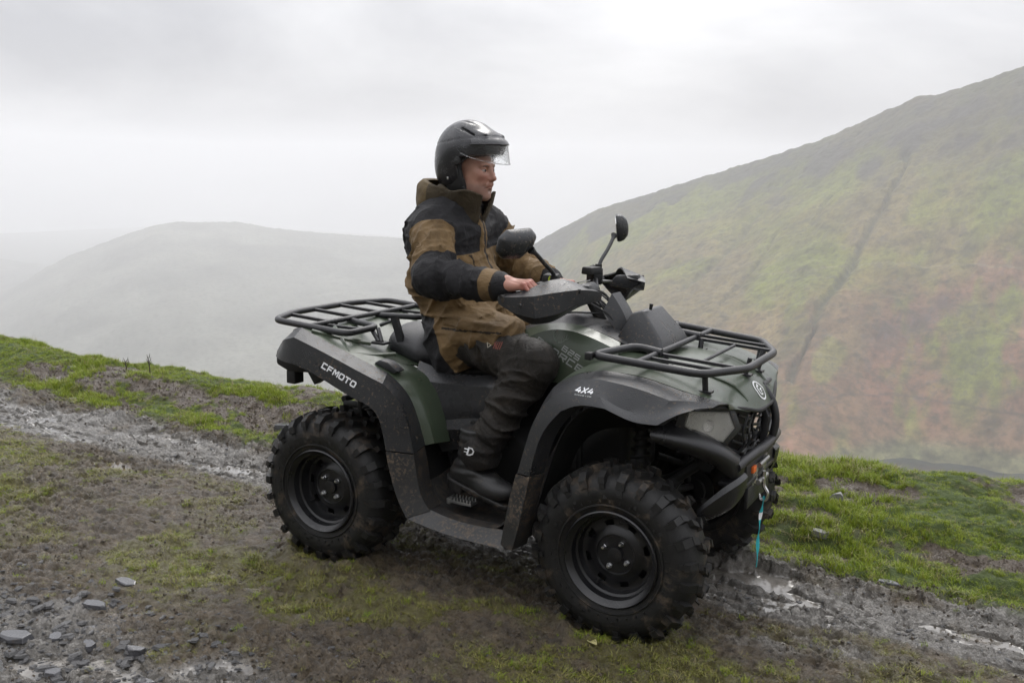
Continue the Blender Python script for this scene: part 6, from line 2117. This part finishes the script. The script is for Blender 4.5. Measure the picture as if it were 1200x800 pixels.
def build_growth():
    R_ = np.random.default_rng(5)
    src = [clump('grass_tuft', 1, 34, .035, .050, 1.0, GM), clump('grass_tuft', 2, 30, .045, .036, 1.4, GM, .0036), clump('grass_tuft', 3, 26, .03, .068, .8, GM, .0026),
           clump('grass_tuft', 4, 30, .05, .040, 1.8, MM, .0042), clump('grass_tuft', 5, 24, .045, .052, 1.5, MM, .0034),
           clump('grass_tuft', 6, 14, .03, .115, 1.1, dry_mat('straw', (.20, .16, .07), (.33, .27, .13)), .0022)]
    # the bank
    n = 60000
    x = R_.uniform(-9.0, 3.8, n); y = R_.uniform(.5, 2.3, n)
    rut, gr, moss, bare = ground_masks(x, y)
    keep = R_.random(n) < gr * (.55 + .45 * sstep(-.6, .5, fbm2(x * 3, y * 3, 3, 300)))
    keep |= R_.random(n) < bare * .06
    yc = ipl(x, _CX, _CY)
    keep &= y < yc + .45
    x, y = x[keep], y[keep]
    big = sstep(-.4, .8, fbm2(x * 1.8, y * 3.2, 3, 301))
    s_ = (.30 + .50 * big) * R_.uniform(.7, 1.25, len(x))
    # a rough tussock at the far left of the crest
    near = np.exp(-(((x + 6.15) / .45) ** 2 + ((y - 1.35) / .22) ** 2))
    s_ = s_ * (1 + .9 * near)
    P1 = np.stack([x, y, ground_h(x, y) - .003], 1)
    # sparse yellow-green growth in the middle of the track
    m_ = 60000
    x2 = R_.uniform(-5.2, 3.0, m_); y2 = R_.uniform(-2.2, .65, m_)
    rut2, gr2, mo2, _b = ground_masks(x2, y2)
    pr = sstep(.25, .95, mo2) * .75 * (.35 + .65 * sstep(-.2, .5, fbm2(x2 * 6, y2 * 8, 3, 305))) + .05 * (1 - rut2)
    pr = pr * (1 - .9 * np.exp(-(((x2) / .7) ** 2 + (y2 / .35) ** 2)))
    k2 = R_.random(m_) < pr
    x2, y2 = x2[k2], y2[k2]
    P2 = np.stack([x2, y2, ground_h(x2, y2) - .002], 1)
    s2 = R_.uniform(.16, .36, len(x2)) * (1 + .5 * sstep(.5, .9, mo2[k2]))
    P = np.concatenate([P1, P2]); s = np.concatenate([s_, s2])
    rot = np.stack([R_.uniform(-.25, .25, len(P)), R_.uniform(-.25, .25, len(P)), R_.uniform(0, 6.28, len(P))], 1)
    scl = np.stack([s ** .7, s ** .7, s * R_.uniform(.8, 1.2, len(P))], 1)
    r1 = R_.random(len(P1))
    pick = np.concatenate([np.where(r1 < .022, 5, np.where(r1 < .16, R_.integers(3, 5, len(P1)), R_.integers(0, 3, len(P1)))), np.where(R_.random(len(P2)) < .22, R_.integers(0, 3, len(P2)), R_.integers(3, 5, len(P2)))])
    scatter('grass', P, None, rot, scl, pick, src, 'short green grass on the bank and thin growth in the middle of the track')
    # slate chips in the ruts
    cs = [chip('slate_chip', 20 + k, CHIPM, .22) for k in range(5)]
    n = 60000
    x = R_.uniform(-5.5, 3.0, n); y = R_.uniform(-2.3, .75, n)
    rut, gr, moss, bare = ground_masks(x, y)
    left = np.exp(-((x + 1.1) / .9) ** 2) * sstep(-1.0, -1.35, y)
    pr = rut * .13 + left * .60 + .010 * (1 - gr)
    k = R_.random(n) < pr
    x, y = x[k], y[k]
    big = R_.random(len(x)) ** 5
    s = .003 + .005 * R_.random(len(x)) + big * (.010 + .020 * left[k])
    P = np.stack([x, y, ground_h(x, y) + s * .05], 1)
    rot = np.stack([R_.uniform(-.35, .35, len(x)), R_.uniform(-.35, .35, len(x)), R_.uniform(0, 6.28, len(x))], 1)
    scatter('gravel', P, None, rot, np.stack([s, s, s], 1), R_.integers(0, 5, len(x)), cs, 'wet slate chips lying in the two ruts')
    # small clods of churned mud
    cs = [chip('mud_lump', 40 + k, CLODM, .7) for k in range(4)]
    n = 150000
    x = R_.uniform(-6.5, 3.2, n); y = R_.uniform(-2.3, 1.3, n)
    rut, gr, moss, bare = ground_masks(x, y)
    edge = .60 + .10 * fbm2(x * .9, y * 0 + 3.1, 3, 40)
    pr = (.05 + .35 * sstep(-.3, .6, fbm2(x * 2.2, y * 4, 3, 306))) * (1 - .7 * rut) * (1 - gr) + .5 * np.exp(-((y - edge) / .09) ** 2) + .5 * bare
    k = R_.random(n) < pr
    x, y = x[k], y[k]
    s = .0025 + .007 * R_.random(len(x)) ** 3
    P = np.stack([x, y, ground_h(x, y) + s * .2], 1)
    rot = R_.uniform(0, 6.28, (len(x), 3))
    scatter('mud', P, None, rot, np.stack([s, s, s * .8], 1), R_.integers(0, 4, len(x)), cs, 'small lumps of churned brown mud on the track and bank')
build_growth()

def rock(pos, size, seed, mat_, label, rz=0.0, tilt=(0, 0), sink=.52):
    """an angular split stone"""
    r = random.Random(seed)
    n = r.randint(6, 8)
    bm = bmesh.new()
    ring = [(math.cos(2 * math.pi * k / n + r.uniform(-.22, .22)) * r.uniform(.82, 1.1), math.sin(2 * math.pi * k / n + r.uniform(-.22, .22)) * r.uniform(.8, 1.1)) for k in range(n)]
    lv = []
    for z, f_ in ((-.5, 1.04), (.22, .98), (.5, .88)):
        lv.append([bm.verts.new((x * f_ * r.uniform(.88, 1.06), y * f_ * r.uniform(.88, 1.06), z + r.uniform(-.16, .12) * (z > -.4))) for x, y in ring])
    for a, b_ in zip(lv[:-1], lv[1:]):
        for k in range(n):
            bm.faces.new((a[k], a[(k + 1) % n], b_[(k + 1) % n], b_[k]))
    bm.faces.new(lv[-1]); bm.faces.new(lv[0][::-1])
    bmesh.ops.scale(bm, vec=(size[0] / 2, size[1] / 2, size[2]), verts=bm.verts)
    me = bpy.data.meshes.new('rock')
    bm.to_mesh(me); bm.free()
    me.materials.append(mat_)
    o = link(bpy.data.objects.new('rock', me))
    z = float(ground_h(np.array([pos[0]]), np.array([pos[1]]))[0])
    o.location = (pos[0], pos[1], z + size[2] * (.5 - sink))
    o.rotation_euler = (tilt[0], tilt[1], rz)
    md = o.modifiers.new('b', 'BEVEL'); md.width = min(size) * .05; md.segments = 1
    MODS.append((o, 8))
    tag(o, label, 'rock', 'loose stones on and beside the track')
    return o
ST = [
    ((-1.135, -1.318), (.125, .060, .020), SLATE, 'flat pale slate lying clear of the mud at left, nearest the tyre mark', .15, (.05, -.05)),
    ((-1.185, -1.610), (.150, .085, .022), SLATE, 'broad light grey slab half sunk at the left picture edge', .5, (.03, .03)),
    ((-1.060, -1.535), (.075, .050, .018), SLATE, 'small slab touching the broad one at the left edge', -.4, (.1, 0)),
    ((-.735, -1.462), (.070, .055, .045), SLATE, 'dark chunky stone with a shaded side in the near left rut', .9, (.1, .2)),
    ((-1.190, -1.135), (.100, .055, .015), SLATE, 'thin slate flake behind the pale flat slate at left', .1, (0, .1)),
    ((-.930, -1.500), (.080, .045, .020), SLATE, 'narrow slate sliver between the chunky stone and the broad slab', -.3, (.1, 0)),
    ((-1.020, -1.420), (.060, .045, .022), SLATE, 'small grey stone just below the pale flat slate', 1.1, (0, .1)),
    ((-.860, -1.690), (.085, .050, .020), SLATE, 'slate at the bottom edge below the chunky dark stone', .2, (.05, 0)),
    ((-.560, -1.560), (.060, .040, .018), SLATE, 'little slate right of the chunky dark stone', .6, (0, .1)),
    ((1.461, .545), (.10, .040, .014), SLATE, 'thin flat stone on the edge of the right-hand rut near the bank', .0, (0, 0)),
    ((1.115, 1.213), (.070, .050, .085), PALE, 'upright grey stone standing in the grass right of the front wheel', .4, (.1, .1)),
    ((1.125, .829), (.090, .055, .030), PALE, 'pale rounded stone on the grass below the upright one', .1, (.05, 0)),
    ((-4.62, 1.10), (.085, .060, .045), PALE, 'small whitish stone near the crest of the left bank', .3, (0, .1)),
    ((-4.05, .700), (.080, .050, .022), PALE, 'pale stone on the left bank just above the far rut', .3, (0, 0)),
    ((-2.25, .905), (.120, .090, .055), SLATE, 'brown-grey stone in the bare patch behind the rear wheel', .5, (0, 0)),
]
for k, (p, sz, mt, lb, rz, tl) in enumerate(ST):
    rock(p, sz, 60 + k, mt, lb, rz, tl)

# dead stem on the crest
def stem(pos, h, seed, label):
    r = random.Random(seed)
    b = MB()
    z = float(ground_h(np.array([pos[0]]), np.array([pos[1]]))[0])
    main = spline([(0, 0, -.02), (.006, 0, h * .35), (-.004, 0, h * .7), (-.018, .004, h)], 4)
    b.tube(main, [.006 - .0045 * i / (len(main) - 1) for i in range(len(main))], 6)
    for k in range(5):
        t = .45 + .11 * k
        p0 = Vector((0, 0, h * t)); sd = -1 if k % 2 else 1
        b.tube([p0, p0 + Vector((sd * .018, r.uniform(-.01, .01), .018)), p0 + Vector((sd * .026, r.uniform(-.01, .01), .040))], [.003, .0025, .0012], 5)
    o = b.build('dead_stem', surf_mat('dead_wood', (.05, .035, .025), .8) if 'dead_wood' not in bpy.data.materials else bpy.data.materials['dead_wood'])
    o.location = (pos[0], pos[1], z)
    tag(o, label, 'plant')
stem((-3.86, 1.21), .135, 1, 'dead dark stem with short twigs standing up from the crest at left')
stem((-4.12, 1.21), .075, 2, 'thin short stalk on the crest left of the dead dark stem')
# fallen leaf in front of the vehicle
b = MB()
vs = []
for k in range(9):
    t = k / 8
    w_ = .014 * math.sin(math.pi * t) ** .8
    for s in (-1, 0, 1):
        vs.append(((t - .5) * .062, w_ * s, .006 * abs(s) + .006 * math.sin(t * 3) + (.0 if s else -.001)))
fs = [(i * 3 + j, (i + 1) * 3 + j, (i + 1) * 3 + j + 1, i * 3 + j + 1) for i in range(8) for j in range(2)]
b.add(vs, fs)
lf = b.build('leaf', surf_mat('pale_leaf', (.42, .38, .17), .5, var=.15), solid=.0012)
lf.location = (.649, -.663, float(ground_h(np.array([.649]), np.array([-.663]))[0]) + .012)
lf.rotation_euler = (.1, -.1, -.55)
tag(lf, 'pale fallen leaf on the mossy mud in front of the near front wheel', 'leaf')
apply_mods()
bpy.context.view_layer.update()
place_decals()
